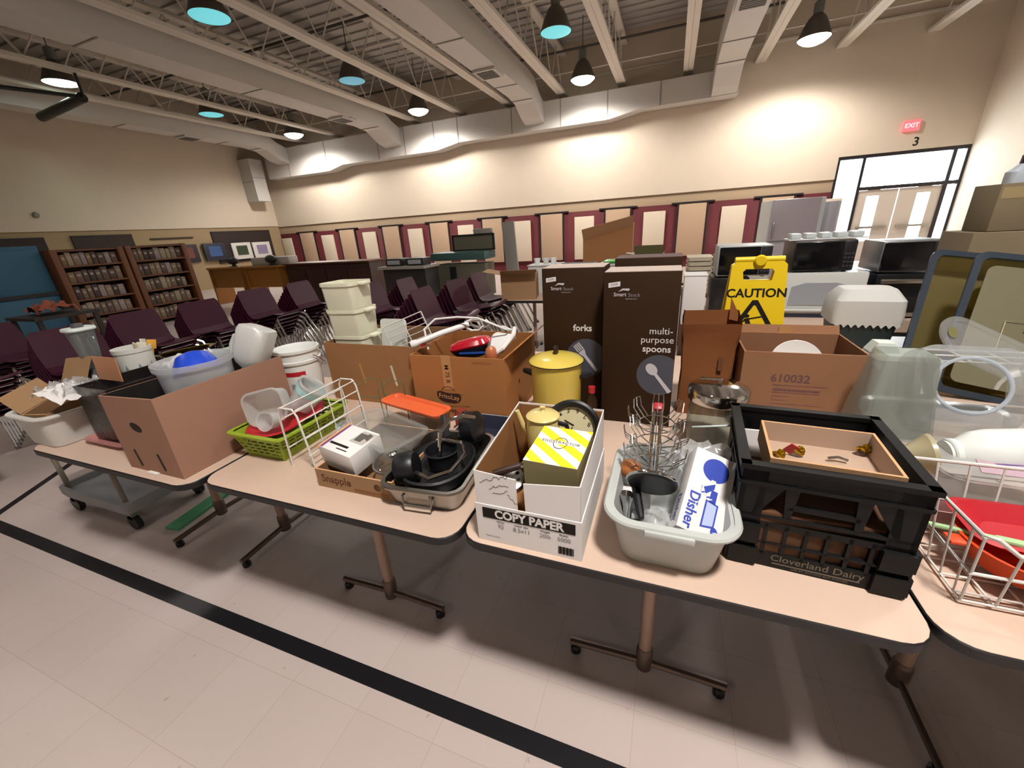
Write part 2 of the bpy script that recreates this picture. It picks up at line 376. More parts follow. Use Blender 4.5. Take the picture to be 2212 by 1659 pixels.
# ------------------------------------------------------------------ hanging high bay lamps
SHADE = mat('lamp_shade_metal', '#5d584f', .45, metal=.3)
def lamp_at(x, y, label, col, glow, watts, z=5.4, inner=None):
    t = thing('high_bay_lamp', label, 'ceiling lamp', (x, y, z), group='high bay lamps')
    m = MB().lathe([(.33, 0), (.335, .01), (.30, .1), (.24, .25), (.17, .38), (.1, .45), (.0, .45)], SHADE, n=28); m.build('lamp_shade', t)
    b = MB().lathe([(0, .44), (.09, .44), (.1, .5), (.1, .66), (.06, .7), (0, .7)], mat('ballast_grey', '#6e736c', .5), n=16); b.build('ballast', t)
    r = MB().tube([(0, 0, .7), (0, 0, ZC - z - .02)], .012, SHADE, n=6); r.build('hanging_rod', t)
    key = 'lamp_lens_' + label.replace(' ', '_')[:40]
    e = mat(key, col, .4, emit=glow); dome = .13 if glow > 5 and y > 12 else .035
    l = MB().lathe([(0, -dome), (.12, -dome*.9), (.22, -dome*.62), (.29, -dome*.25), (.325, .004)], e, n=28); l.build('lens', t)
    if watts:
        li = bpy.data.lights.new('bulb', 'SPOT'); li.energy = watts; li.color = lin(inner or col); li.spot_size = math.radians(165); li.spot_blend = .5; li.shadow_soft_size = .28
        lo = bpy.data.objects.new('bulb', li); COL.objects.link(lo); lo.parent = t; lo.location = (0, 0, -dome-.03)
    return t
W0 = '#fff7ef'
TEAL = '#62bfc7'
for a in ((-13.4, 13.3, 'white high bay lamp over the far left end of the wall duct', W0, 14, 900), (-7.98, 13.3, 'white high bay lamp by the second bright patch of the wall duct', W0, 14, 900),
          (-2.63, 13.3, 'white high bay lamp in front of the middle of the wall duct', W0, 14, 900), (2.74, 13.3, 'white high bay lamp at far right above the exit sign wall', W0, 14, 900),
          (-13.65, 10.45, 'teal glowing lamp farthest left in the second row from the far wall', TEAL, .9, 35), (-8.15, 10.45, 'dim blue lamp half hidden behind a joist in the second row', '#5c9fb5', .7, 40),
          (-2.65, 10.45, 'teal glowing lamp with bell shade near the top centre', TEAL, .95, 35), (-8.03, 6.65, 'large teal glowing lamp near the upper left edge of the view', TEAL, 1.0, 45),
          (-13.8, 7.0, 'bright white lamp at the far left of the view', '#e9fff0', 9, 170)):
    lamp_at(*a, z=5.27 if a[1] == 13.3 and a[0] < 0 else (5.2 if a[1] == 13.3 else 5.4))
OUT = ((.85, -.3, 1500), (-5.5, -.3, 130), (2.9, 3.4, 300), (-2.7, 5.6, 120), (2.9, 9.6, 380), (-8.2, 2.9, 60), (-3.2, -4.0, 90), (3.6, -4.0, 50))
for i, (x, y, w) in enumerate(OUT):
    lamp_at(x, y, ('lamp nearest above the viewer', 'lamp above the floor left of the viewer', 'lamp over the right hand tables', 'lamp over the chair stacks', 'lamp over the far right appliances', 'lamp above the bookcase side', 'lamp behind the viewer to the left', 'lamp behind the viewer to the right')[i], W0, 12, w)
# ------------------------------------------------------------------ folding tables
TTOP = mat('beige_laminate', '#cfb6a4', .42, noise=.05, nscale=30); TEDGE = mat('black_rubber_edge', '#0f0e12', .5); LEGM = mat('tan_painted_leg', '#a08575', .4, metal=.2); FOOTM = mat('brown_steel_foot', '#6a5a50', .35, metal=.6)
def table(label, x0, x1, y0, y1, legs, rz=0, group='beige folding tables'):
    cx, cy = (x0+x1)/2, (y0+y1)/2; w, d = x1-x0, y1-y0
    t = thing('folding_table', label, 'table', (cx, cy, 0), rz, group)
    m = MB(); m.rr([(w-.02, d-.02, .06, TZ-.032), (w, d, .07, TZ-.026), (w, d, .07, TZ-.004), (w-.006, d-.006, .067, TZ-.001)], TEDGE, cap1=False); m.rr([(w-.006, d-.006, .067, TZ-.001), (w-.008, d-.008, .066, TZ)], TTOP, cap0=False); m.build('tabletop', t)
    for lx, ly, ax in legs:                            # pedestal leg with a T foot; ax 0: foot along x, 1: along y
        X = T(lx-cx, ly-cy, 0) @ RZ(90*ax)
        m = MB(); m.tube([(0, 0, .09), (0, 0, TZ-.033)], .022, LEGM, X, n=14); m.box((0, 0, TZ-.045), (.3, .08, .022), LEGM, X); p = m.build('leg', t)
        f = MB(); f.lathe([(.028, .03), (.029, .11), (.026, .125), (.022, .13)], FOOTM, X, n=16, cap0=True); f.tube([(-.27, 0, .044), (0, 0, .056), (.27, 0, .044)], .014, FOOTM, X, n=8)
        for s in (-1, 1): f.lathe([(0, 0), (.02, 0), (.02, .022), (.012, .03), (0, .03)], BLACK, X @ T(s*.25, 0, 0), n=10)
        f.build('foot', p)
    return t
table('leftmost beige folding table, above the grey cart', -2.72, -1.60, .70, 1.80, [(-2.46, 1.21, 1), (-1.94, 1.22, 1)])
table('beige folding table carrying the green basket and roasting pan', -1.592, -.512, .745, 2.55, [(-1.07, 1.03, 0), (-1.07, 2.3, 0)])
table('beige folding table carrying the copy paper box and black crate', -.508, .556, .765, 2.6, [(.02, 1.06, 0), (.02, 2.3, 0)])
table('beige folding table at the right edge with the white wire rack', .560, 2.4, .79, 1.9, [(.83, 1.27, 1), (2.1, 1.27, 1)])
table('beige folding table under the white cooler, behind the caution sign', .64, 2.3, 2.1, 2.95, [(.9, 2.5, 1), (2.0, 2.5, 1)])
table('beige folding table under the microwaves', .2, 2.1, 3.35, 4.25, [(.5, 3.8, 1), (1.8, 3.8, 1)])
table('beige folding table in the middle behind the brown cutlery boxes', -1.9, .1, 4.5, 5.4, [(-1.6, 4.95, 1), (-.2, 4.95, 1)])
table('beige folding table under the tall torn brown carton', -1.9, .3, 5.8, 6.8, [(-1.6, 6.3, 1), (0, 6.3, 1)])
table('beige folding table on the right in front of the doors', 1.9, 3.9, 4.9, 5.9, [(2.2, 5.4, 1), (3.6, 5.4, 1)])
# ------------------------------------------------------------------ shared small builders
def carton(mb, w, d, h, outer=CARD, inner=CARDIN, th=.006, hs=None, X=None):
    """open carton, base centred at the origin; hs = heights of the corners (front-left, front-right, back-right, back-left)"""
    hs = hs or (h, h, h, h); x, y = w/2, d/2; cs = ((-x, -y), (x, -y), (x, y), (-x, y)); k = 1 - 2*th/min(w, d)
    o0 = [(a, b, 0) for a, b in cs]; o1 = [(a, b, z) for (a, b), z in zip(cs, hs)]
    i1 = [(a - math.copysign(th, a), b - math.copysign(th, b), z) for (a, b), z in zip(cs, hs)]; i0 = [(a, b, th) for a, b, z in i1]
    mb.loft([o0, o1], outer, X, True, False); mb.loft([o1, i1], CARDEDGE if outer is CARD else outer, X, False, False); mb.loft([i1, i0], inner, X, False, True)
def flap(mb, p, q, out, ln, m, th=.004, taper=.0):
    """cardboard flap hinged on edge p-q, reaching along unit vector out"""
    p, q, o = V(p), V(q), V(out).normalized() * ln; e = (q - p) * taper; n = (q - p).cross(o).normalized() * th
    a = [p, q, q + o - e, p + o + e]; mb.loft([[v for v in a], [v + n for v in a]], m)
def crumple(mb, w, d, m, X=None, amp=.03, n=12, seed=1, f=1.):
    r = random.Random(seed); ph = [(r.uniform(9, 34), r.uniform(9, 34), r.uniform(0, 6), r.uniform(.3, 1)) for _ in range(7)]
    vs = []
    for j in range(n + 1):
        for i in range(n + 1):
            u, v = i/n - .5, j/n - .5; z = sum(a * math.sin(p*u + q*v + s) for p, q, s, a in ph) * amp * .3 + r.uniform(-1, 1) * amp * .16 - amp * 2.2 * (u*u + v*v) * f
            vs.append((u*w + r.uniform(-1, 1)*w*.02, v*d + r.uniform(-1, 1)*d*.02, z))
    mb.add(vs, [(j*(n+1)+i, j*(n+1)+i+1, (j+1)*(n+1)+i+1, (j+1)*(n+1)+i) for j in range(n) for i in range(n)], m, X)
def bars(mb, a, b, c, d, nu, nv, wd, th, m):
    """flat lattice on the quad a b c d: nu bars across (a to b), nv bars up (a to d)"""
    a, b, c, d = map(V, (a, b, c, d)); nn = (b-a).cross(d-a).normalized()*th
    def bar(p, q, w):
        s = (q-p).cross(nn).normalized()*w/2; r = [p-s, q-s, q+s, p+s]; mb.loft([r, [v+nn for v in r]], m)
    for i in range(nu + 1): t = i/nu; bar(a.lerp(b, t), d.lerp(c, t), wd)
    for j in range(nv + 1): t = j/nv; bar(a.lerp(d, t), b.lerp(c, t), wd)
def wires(mb, lines, r, m, n=6):
    for l in lines: mb.tube(l, r, m, n=n)
def box_rings(w0, d0, w1, d1, h): return [[(-w0/2, -d0/2, 0), (w0/2, -d0/2, 0), (w0/2, d0/2, 0), (-w0/2, d0/2, 0)], [(-w1/2, -d1/2, h), (w1/2, -d1/2, h), (w1/2, d1/2, h), (-w1/2, d1/2, h)]]
def tubmesh(mb, w0, d0, w1, d1, h, m, r=.05, lip=.015, th=.004, X=None, n=5):
    mb.rr([(w0-.01, d0-.01, r*.8, 0), (w0, d0, r*.8, .004), (w1, d1, r, h-.012), (w1+lip*2, d1+lip*2, r+lip, h-.012), (w1+lip*2+.004, d1+lip*2+.004, r+lip, h-.006), (w1+lip*2, d1+lip*2, r+lip, h), (w1-2*th, d1-2*th, r, h), (w0-2*th, d0-2*th, r*.8, .006)], m, X, n)
FROST = clear('frosted_plastic', '#f6f8f8', .42, '#f2f5f5', .3)
CLEARP = clear('clear_plastic', '#f6f8f8', .16, '#eef1f2', .08)
MILKY = clear('milky_plastic', '#ececea', .82, '#eef0ee', .3)
GLASSW = clear('clear_glass', '#eef4f2', .05, '#e0e8e6', .03)
WRAP = clear('crinkled_film', '#f6f8f8', .45, '#f2f2f4', .12)
WIREW = mat('white_coated_wire', '#dcdcd8', .4)
DARKHOLE = mat('dark_hole', '#20140d', .9)

# ------------------------------------------------------------------ leftmost table
t = thing('storage_bin', 'grey white plastic bin at the front left end of the leftmost table', 'bin', (-2.67, .835, TZ))
m = MB(); tubmesh(m, .25, .19, .30, .225, .16, mat('grey_white_plastic', '#c9c8c4', .5), .06, .018); m.build('bin_shell', t)
t = thing('carton', 'open brown carton with raised flap sitting in the grey white bin', 'box', (-2.67, .835, TZ+.012), 3)
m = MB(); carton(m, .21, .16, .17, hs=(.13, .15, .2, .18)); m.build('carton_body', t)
m = MB(); flap(m, (-.105, .08, .18), (.105, .08, .2), (.05, .16, .35), .17, CARD); m.build('flap', t)
m = MB(); flap(m, (-.105, -.08, .13), (-.105, .08, .18), (-.5, 0, .25), .15, CARD); m.build('flap', t)
m = MB(); crumple(m, .22, .2, WRAP, T(0, 0, 0), .03, 26, 3); crumple(m, .15, .15, PAPER, T(.06, -.05, -.015) @ RY(18), .012, 8, 5)
solo(m, 'plastic_wrap', 'crumpled clear film and white paper heaped on the carton in the bin', 'packaging', (-2.545, .87, TZ+.275), 10, smooth=180)
m = MB(); m.rr([(.30, .32, .04, 0), (.33, .36, .05, .02), (.345, .375, .05, .022), (.325, .355, .05, .018), (.29, .31, .04, .004)], mat('pink_plastic', '#b97f7a', .45)); solo(m, 'serving_tray', 'pink plastic tray under the black lined box', 'tray', (-2.335, .99, TZ))
t = thing('lined_box', 'box wrapped in black bin liner between the white bin and the brown carton', 'box', (-2.325, .995, TZ+.024))
LINER = mat('black_bin_liner', '#201a1a', .28, bump=.6, nscale=25)
m = MB(); carton(m, .25, .30, .25, LINER, LINER, .008); crumple(m, .24, .29, LINER, T(0, .0, .2), .012, 14, 9, .2); m.build('liner', t)
m = MB(); flap(m, (-.12, -.05, .25), (.06, -.05, .25), (0, .03, .5), .11, mat('pinkish_cardboard', '#b5825f', .85)); m.build('flap', t)
m = MB(); crumple(m, .16, .16, PAPER, None, .04, 8, 11); solo(m, 'paper_sheet', 'white crumpled paper behind the raised cardboard flap', 'paper', (-2.24, 1.2, TZ+.31), smooth=20)
# big brown carton with hand hole
t = thing('carton', 'tall brown carton with an oval hand hole at the right end of the leftmost table', 'box', (-1.825, 1.005, TZ))
BOXB = mat('brown_carton_board', '#9d7865', .85, noise=.1, nscale=5, spec=.2)
m = MB(); carton(m, .335, .53, .32, BOXB, mat('black_lining', '#15120f', .6), hs=(.315, .33, .325, .31))
m.disc(.034, DARKHOLE, FRONT(-.005, -.2655, .2) @ RZ(-12), 20, .019)
for x in (-.08, .065): m.prism(rrect(.011, .075, .005), 0, .0012, DARKHOLE, FRONT(x, -.2655, .058) @ RZ(8))
m.prism(rrect(.06, .02, .004), 0, .004, PAPER, TOP(-.01, -.268, .001)); m.build('carton_body', t)
t = thing('food_tub', 'round translucent tub standing in the tall brown carton', 'tub', (-1.80, .99, TZ+.01))
m = MB(); m.lathe([(0, 0), (.105, 0), (.108, .01), (.128, .36), (.138, .362), (.14, .385), (.134, .385), (.127, .372), (.122, .362), (.102, .012), (0, .012)], FROST); m.build('tub_shell', t)
t = thing('mixing_bowl', 'blue plastic bowl tipped up inside the translucent tub', 'bowl', X=T(-1.81, 1.0, 1.105) @ RY(-28) @ RX(-12))
m = MB(); m.lathe([(.085, -.045), (.088, -.04), (.078, .0), (.06, .035), (.03, .05), (0, .052)], mat('blue_plastic', '#1a45c8', .35), n=28); m.lathe([(.085, -.045), (.074, -.002), (.055, .03), (0, .047)], mat('blue_plastic', '#1a45c8', .35), n=28); m.build('bowl_shell', t)
m = MB().box((-.085, 0, -.025), (.035, .04, .045), mat('blue_plastic', '#1a45c8', .35), bev=.012); m.build('handle', t)
# milky jug tipped upside down
t = thing('plastic_jug', 'milky white plastic jug tipped over beside the white pail', 'jug', X=T(-1.715, 1.2, 1.13) @ RZ(20) @ RY(-158) @ RX(12))
m = MB(); m.rr([(.10, .10, .03, -.09), (.125, .125, .035, -.085), (.135, .135, .035, -.07), (.13, .13, .035, .05), (.10, .10, .04, .085), (.055, .055, .027, .105), (.05, .05, .025, .115)], MILKY, None, 6); m.build('jug_body', t)
m = MB().tube([(.06, 0, .07), (.085, 0, .06), (.09, 0, .02), (.085, 0, -.02), (.06, 0, -.035)], .013, MILKY, n=10); m.build('handle', t)
m = MB().lathe([(.022, .112), (.026, .114), (.026, .13), (0, .132)], MILKY, n=20); m.build('neck_ring', t)
# white pail with red label
t = thing('pail', 'white plastic pail with a red banded label beside the slotted carton', 'bucket', (-1.715, 1.405, TZ))
m = MB(); m.lathe([(0, 0), (.083, 0), (.086, .005), (.098, .255), (.104, .257), (.106, .27), (.099, .272), (.1, .31), (.107, .312), (.108, .325), (.101, .325), (.094, .31), (.08, .01), (0, .01)], WHITE); m.build('pail_shell', t)
m = MB(); RED = mat('label_red', '#b8202e', .5)
def band(mb, z0, z1, a0, a1, mm, off=.0012):
    vs = []; n = 16
    for z in (z0, z1):
        for k in range(n + 1):
            a = math.radians(a0 + (a1-a0)*k/n); r = .086 + .012*(z-.005)/.25 + off; vs.append((r*math.cos(a), r*math.sin(a), z))
    mb.add(vs, [(k, k+1, n+2+k, n+1+k) for k in range(n)], mm)
band(m, .2, .222, 190, 330, RED); band(m, .02, .032, 190, 330, RED); band(m, .035, .198, 190, 330, PAPER, .001); band(m, .15, .185, 205, 222, RED, .0016); band(m, .09, .11, 215, 250, mat('label_tan', '#c9b48c', .6), .0016); band(m, .07, .16, 282, 306, mat('label_grey', '#9d9c9a', .6), .0016); band(m, .05, .18, 316, 329, mat('label_small_print', '#6c6b6b', .7), .0016); m.build('label', t)
m = MB().tube([(-.108, 0, .29)] + [(-.116*math.cos(math.radians(a)), .116*math.sin(math.radians(a)), .29-.09*math.sin(math.radians(a))) for a in range(15, 180, 15)] + [(.108, 0, .29)], .003, STEEL); m.build('bail_handle', t)
# blender, utensil bucket, gilt tray on a pot, pale tray
t = thing('blender', 'blender with a glass jar and pale lid behind the grey white bin', 'blender', (-2.62, 1.015, TZ))
m = MB(); m.rr([(.12, .12, .03, 0), (.125, .125, .03, .02), (.095, .095, .03, .24), (.08, .08, .03, .295)], mat('grey_appliance', '#4a4a4c', .4)); m.build('motor_base', t)
m = MB(); m.rr([(.06, .06, .02, .297), (.065, .065, .025, .32), (.095, .095, .03, .48), (.10, .10, .03, .482), (.092, .092, .028, .48), (.06, .06, .02, .32), (.05, .05, .02, .305)], clear('smoky_jar', '#d8dcde', .25, '#c2c6c8', .06)); m.build('glass_jar', t)
m = MB().tube([(.045, 0, .46), (.085, 0, .45), (.09, 0, .41), (.08, 0, .36), (.036, 0, .34)], .008, GLASSW, n=8); m.build('handle', t)
m = MB(); m.rr([(.105, .105, .03, .482), (.11, .11, .03, .488), (.105, .105, .03, .498)], mat('pale_lid', '#cfdad8', .4)); m.rr([(.045, .045, .02, .498), (.04, .04, .02, .515)], mat('grey_appliance', '#4a4a4c', .4)); m.build('lid', t)
t = thing('utensil_bucket', 'white patterned bucket full of utensils behind the clear film heap', 'bucket', X=T(-2.62, 1.18, TZ) @ M.Diagonal((.86, .86, 1.1, 1)))
m = MB(); m.lathe([(0, 0), (.075, 0), (.078, .01), (.092, .3), (.096, .3), (.097, .32), (.09, .32), (.074, .012), (0, .012)], mat('off_white_plastic', '#d8dad4', .4)); PR = mat('blue_grey_print', '#7d8f96', .6)
for a in range(0, 360, 40):
    for z in (.14, .22): m.add([V((.0885+.0005*(z>.2)*3, 0, z)) + V((.002, x, y)) for x, y in ((0, -.03), (.012, 0), (0, .03), (-.012, 0))], [(0, 1, 2, 3)], PR, RZ(a + (20 if z > .2 else 0)))
m.build('bucket_shell', t)
for i, (x, y, c, lb) in enumerate(((-.04, .01, '#d9d2b4', 'cream spatula sticking out of the patterned bucket'), (.0, -.02, '#e0dccb', 'ivory ladle sticking out of the patterned bucket'), (.03, .02, '#dba13a', 'yellow handled tool in the patterned bucket'), (-.02, .035, '#c8c4b8', 'grey spoon leaning in the patterned bucket'))):
    m = MB(); mm = mat('utensil_' + c[1:], c, .5); m.box((0, 0, .1), (.014, .006, .28), mm); m.box((0, 0, .255), (.04, .008, .05), mm, bev=.003); solo(m, 'kitchen_utensil', lb, 'utensil', X=T(-2.62 + x*.8, 1.18 + y*.8, TZ+.10) @ RZ(40*i) @ RY(14), group='utensils in the patterned bucket')
t = thing('stock_pot', 'copper brown pot under the tilted gilt tray', 'pot', (-2.42, 1.315, TZ)); m = MB(); m.lathe([(0, 0), (.11, 0), (.115, .01), (.118, .25), (.124, .255), (.118, .26), (.112, .25), (.11, .012), (0, .012)], mat('copper_brown', '#8b5a42', .35, metal=.5)); m.build('pot_body', t)
m = MB(); GILT = mat('gilt_metal', '#8c7f45', .22, metal=.9); m.lathe([(0, 0), (.1, .0), (.125, .012), (.135, .014), (.135, .018), (.12, .017), (.1, .004), (0, .004)], GILT); solo(m, 'serving_tray', 'round gilt tray lying tilted across the copper brown pot', 'tray', X=T(-2.40, 1.31, TZ+.293) @ RZ(-20) @ RY(-14))
t = thing('drawer_tray', 'small pale green plastic tray between the gilt tray and the jug', 'tray', (-2.21, 1.46, TZ)); m = MB(); carton(m, .14, .20, .29, mat('pale_green_plastic', '#b9cbc0', .45), mat('pale_green_plastic', '#b9cbc0', .45)); m.build('tray_shell', t)
# grey utility cart under the leftmost table
CARTG = mat('grey_cart_plastic', '#8d8f92', .5)
t = thing('utility_cart', 'grey utility cart parked under the leftmost table', 'cart', (-3.2, 1.16, 0))
for z, nm in ((.15, 'lower_shelf'), (.60, 'upper_shelf')):
    m = MB(); m.rr([(.70, .42, .05, z-.03), (.72, .44, .05, z), (.72, .44, .05, z+.045), (.68, .40, .05, z+.045), (.67, .39, .05, z+.01)], CARTG); m.build(nm, t)
for x in (-.31, .31):
    for y in (-.18, .18):
        MB().tube([(x, y, .15), (x, y, .62)], .014, mat('cart_post', '#7b7468', .5)).build('post', t)
        c = MB().lathe([(0, -.015), (.05, -.015), (.05, .015), (0, .015)], BLACK, T(x, y, .05) @ RX(90), n=18); c.box((x, y, .095), (.05, .03, .05), STEEL); c.build('caster', t)
m = MB().box((0, 0, .008), (.10, .95, .016), mat('green_tape', '#4f9a6c', .5)); solo(m, 'green_strip', 'bright green strip lying on the floor beside the grey cart', 'strip', (-2.72, 1.5, 0), 8)
# ------------------------------------------------------------------ second table: cartons at the back
t = thing('carton', 'brown carton with two slots in front holding the cream tubs', 'box', (-1.38, 1.73, TZ))
BOXC = mat('warm_carton_board', '#a0754f', .85, noise=.1, nscale=5, spec=.2)
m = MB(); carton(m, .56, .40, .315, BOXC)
for x, c in ((-.06, mat('pale_slot', '#b8894f', .9)), (.135, mat('white_slot', '#d8cdbb', .9))): m.prism(rrect(.012, .11, .006), 0, .0012, c, FRONT(x, -.2005, .16) @ RZ(9))
m.build('carton_body', t)
CT = mat('cream_plastic', '#e2e2cc', .4)
for i in range(3):
    z = TZ + .115 + .135*i
    t = thing('cream_tub', ('bottom', 'middle', 'top')[i] + ' cream plastic tub of the stack in the slotted carton', 'tub', (-1.555 - .006*i, 1.675, z), 4, 'stacked cream tubs')
    m = MB(); m.rr([(.165, .15, .02, 0), (.168, .153, .02, .004), (.19, .175, .025, .205), (.2, .185, .028, .206), (.2, .185, .028, .222), (.188, .173, .025, .222), (.186, .171, .025, .206), (.164, .149, .02, .008)], CT); m.build('tub_shell', t)
    for s in (-1, 1): MB().box((s*.112, 0, .213), (.035, .07, .014), CT, bev=.004).build('handle_tab', t)
m = MB(); m.rr([(.16, .2, .02, 0), (.16, .2, .02, .012)], mat('white_sheet_plastic', '#d3d8d2', .4), RX(82) @ T(0, .1, 0)); solo(m, 'white_board', 'plain white plastic board standing behind the cream tubs', 'board', (-1.36, 1.72, TZ+.2), smooth=30)
t = thing('wire_rack', 'white wire rack tipped on edge in the slotted carton', 'rack', X=T(-1.195, 1.66, TZ+.27) @ RZ(12) @ RY(-18))
m = MB(); wires(m, [[(-.11, 0, z*.03), (.11, .02, z*.03 + .005)] for z in range(1, 6)], .0022, WIREW); wires(m, [[(-.11, 0, .0), (-.11, 0, .15)], [(.11, .02, 0), (.11, .02, .155)], [(0, .01, 0), (0, .01, .15)], [(-.11, 0, .15), (.11, .02, .155)]], .003, WIREW); m.build('wire_frame', t)
m = MB(); m.prism([(-.055, 0), (.055, 0), (.04, .1)], -.012, .012, mat('red_plastic', '#b3202c', .4), RX(90)); solo(m, 'red_wedge', 'red plastic wedge tucked by the wire rack', 'utensil', (-1.13, 1.60, TZ+.24), 0)
# orange carton with the snack maker's bean shaped mark
t = thing('carton', 'orange brown carton with a dark bean shaped mark, holding the power strip', 'box', (-.842, 1.655, TZ))
BOXO = mat('orange_carton_board', '#ad7646', .85, noise=.08, nscale=5, spec=.2); BROWNI = mat('dark_brown_print', '#3c1d17', .7)
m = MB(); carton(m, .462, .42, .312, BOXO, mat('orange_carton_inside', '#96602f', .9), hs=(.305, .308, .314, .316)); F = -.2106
bean = [(math.cos(a)*.062, math.sin(a)*.028 + .006*math.cos(2*a)+ .004*math.sin(3*a)) for a in [2*math.pi*k/36 for k in range(36)]]
m.prism(bean, 0, .0006, BROWNI, FRONT(-.05, F, .115) @ RZ(-4)); m.text('FritoLay', .032, mat('print_tan', '#c98f5c', .8), FRONT(-.05, F-.001, .114) @ RZ(-4), .012)
m.tube([(.035*math.cos(math.radians(a)) - .05, F-.0005, .137 + .028*math.sin(math.radians(a))) for a in range(20, 165, 18)], .0012, BROWNI, n=5)
m.text('Good fun for everyone', .011, BROWNI, FRONT(.0, F-.0003, .072) @ RZ(5)); m.text('LABEL OTHER END', .022, INK, FRONT(-.06, F-.0003, .045) @ RZ(-2), .014)
m.text('TM', .008, BROWNI, FRONT(.018, F-.0003, .13))
TAPE = clear('clear_tape', '#e8dcc8', .35, '#d8c4a0', .15); m.prism(rrect(.045, .16, .002), 0, .0006, mat('parcel_tape', '#bd8e5c', .35), FRONT(-.045, F, .232)); m.text('M 75 R', .03, BROWNI, FRONT(-.045, F-.0012, .225) @ RZ(-90), .004)
m.text('RECYCLES 100', .014, mat('faint_print', '#8a5830', .8), FRONT(.13, F-.0003, .285)); m.prism(rrect(.012, .02, .004), 0, .0006, DARKHOLE, RIGHT(.2315, -.04, .15))
m.build('carton_body', t)
m = MB(); flap(m, (.231, -.2, .31), (.231, .21, .315), (.35, .1, .3), .06, BOXO); m.build('flap', t)
CW = mat('white_cord', '#e3e4e4', .35)
t = thing('power_strip', 'white power strip with round plug end lying across the orange brown carton', 'power strip', (-.93, 1.60, TZ+.345))
m = MB(); m.tube([(-.13, -.10, .0), (-.04, -.02, .03), (.05, .08, .05)], .014, CW, n=12); m.lathe([(0, 0), (.018, 0), (.02, .02), (.016, .03), (0, .03)], CW, T(-.13, -.10, 0) @ RZ(40) @ RY(-100), n=16); m.build('strip_body', t)
m = MB().tube([(-.1, -.06, -.04), (-.12, -.04, .05), (-.08, -.0, .09), (.02, .03, .095), (.12, .04, .09), (.2, .02, .07), (.26, .04, .04), (.27, .1, .02), (.2, .14, .03)], .005, CW); m.build('cord', t)
m = MB().lathe([(0, .0), (.009, .001), (.009, .004), (0, .004)], INK, T(-.153, -.122, -.004) @ RZ(40) @ RY(-100), n=12); m.build('socket', t)
def wave(cx, cy, cz, r, n, dx, dz): return [(cx + r*math.cos(k*.9) + dx*k, cy + .4*r*math.sin(k*.7), cz + r*.5*math.sin(k*.9) + dz*k) for k in range(n)]
m = MB().tube(wave(-.86, 1.66, TZ+.39, .05, 16, .004, .0012), .006, CW); solo(m, 'electric_cord', 'tangled white cord looped above the power strip', 'cord')
m = MB().tube([(-.72, 1.78, TZ+.3), (-.66, 1.72, TZ+.37), (-.63, 1.62, TZ+.365), (-.645, 1.52, TZ+.33), (-.69, 1.5, TZ+.30)], .011, CW, n=10); solo(m, 'white_hose', 'thick white hose bending over the right side of the orange brown carton', 'hose')
t = thing('hand_vacuum', 'red topped black hand vacuum lying in the orange brown carton', 'vacuum', X=T(-.80, 1.53, TZ+.335) @ RZ(6) @ RY(-13))
m = MB(); m.loft([[(x, y, z) for x, y in rrect(w, d, .03)] for w, d, z in ((.12, .06, -.05), (.17, .08, -.02), (.19, .09, .0))], mat('vacuum_black', '#17171c', .35)); m.build('lower_body', t)
m = MB(); m.rr([(.192, .092, .035, -.001), (.2, .098, .04, .006), (.18, .08, .035, .024), (.1, .04, .018, .034)], mat('glossy_red', '#b5162a', .2, coat=.5)); m.build('red_cover', t)
m = MB().box((.02, -.047, -.02), (.12, .004, .008), mat('blue_stripe', '#1f4fa8', .4), RY(10)); m.build('blue_band', t)
t = thing('face_plate', 'white square plastic plate with a small black hole in the orange brown carton', 'plate', X=T(-.70, 1.62, TZ+.325) @ RZ(-20) @ RX(28)); m = MB(); m.rr([(.13, .12, .02, 0), (.13, .12, .02, .008)], WHITE); m.box((.04, .02, .009), (.012, .01, .003), INK); m.build('plate_body', t)
m = MB(); m.lathe([(0, 0), (.025, 0), (.027, .03), (.022, .05), (.012, .06), (0, .062)], mat('amber_plastic', '#b56a45', .3), n=18); solo(m, 'amber_jar', 'small amber plastic jar beside the red hand vacuum', 'jar', X=T(-.69, 1.50, TZ+.285))
# ---- green basket and its contents
t = thing('plastic_basket', 'lime green plastic basket with square holes beside the wire plate rack', 'basket', (-1.475, 1.10, TZ))
G = mat('lime_green_plastic', '#8fa62a', .45); m = MB(); m.box((0, 0, .004), (.19, .3, .006), G)
B = [(-.095, -.15), (.095, -.15), (.095, .15), (-.095, .15)]; U = [(-.13, -.175), (.13, -.175), (.13, .175), (-.13, .175)]
for i in range(4):
    j = (i+1) % 4; n = 6 if i % 2 == 0 else 10
    P = lambda q, k: V((B[q][0] + (U[q][0]-B[q][0])*k, B[q][1] + (U[q][1]-B[q][1])*k, .004 + .106*k))
    bars(m, P(i, .14), P(j, .14), P(j, .82), P(i, .82), n, 4, .009, .003, G)
    m.loft([[P(i, 0), P(j, 0), P(j, .16), P(i, .16)], [v*1.0 + V((0, 0, 0)) - V((P(i, 0).x+P(j, 0).x, P(i, 0).y+P(j, 0).y, 0))*.012 for v in (P(i, 0), P(j, 0), P(j, .16), P(i, .16))]], G)
    m.loft([[P(i, .8), P(j, .8), P(j, 1), P(i, 1)], [v - V((P(i, 0).x+P(j, 0).x, P(i, 0).y+P(j, 0).y, 0))*.012 for v in (P(i, .8), P(j, .8), P(j, 1), P(i, 1))]], G)
    for q in (i,): m.tube([P(q, 0), P(q, 1)], .006, G, n=6)
m.rr([(.262, .352, .02, .108), (.30, .39, .03, .11), (.30, .39, .03, .117), (.262, .352, .02, .117)], G, cap0=False, cap1=False); m.build('basket_shell', t)
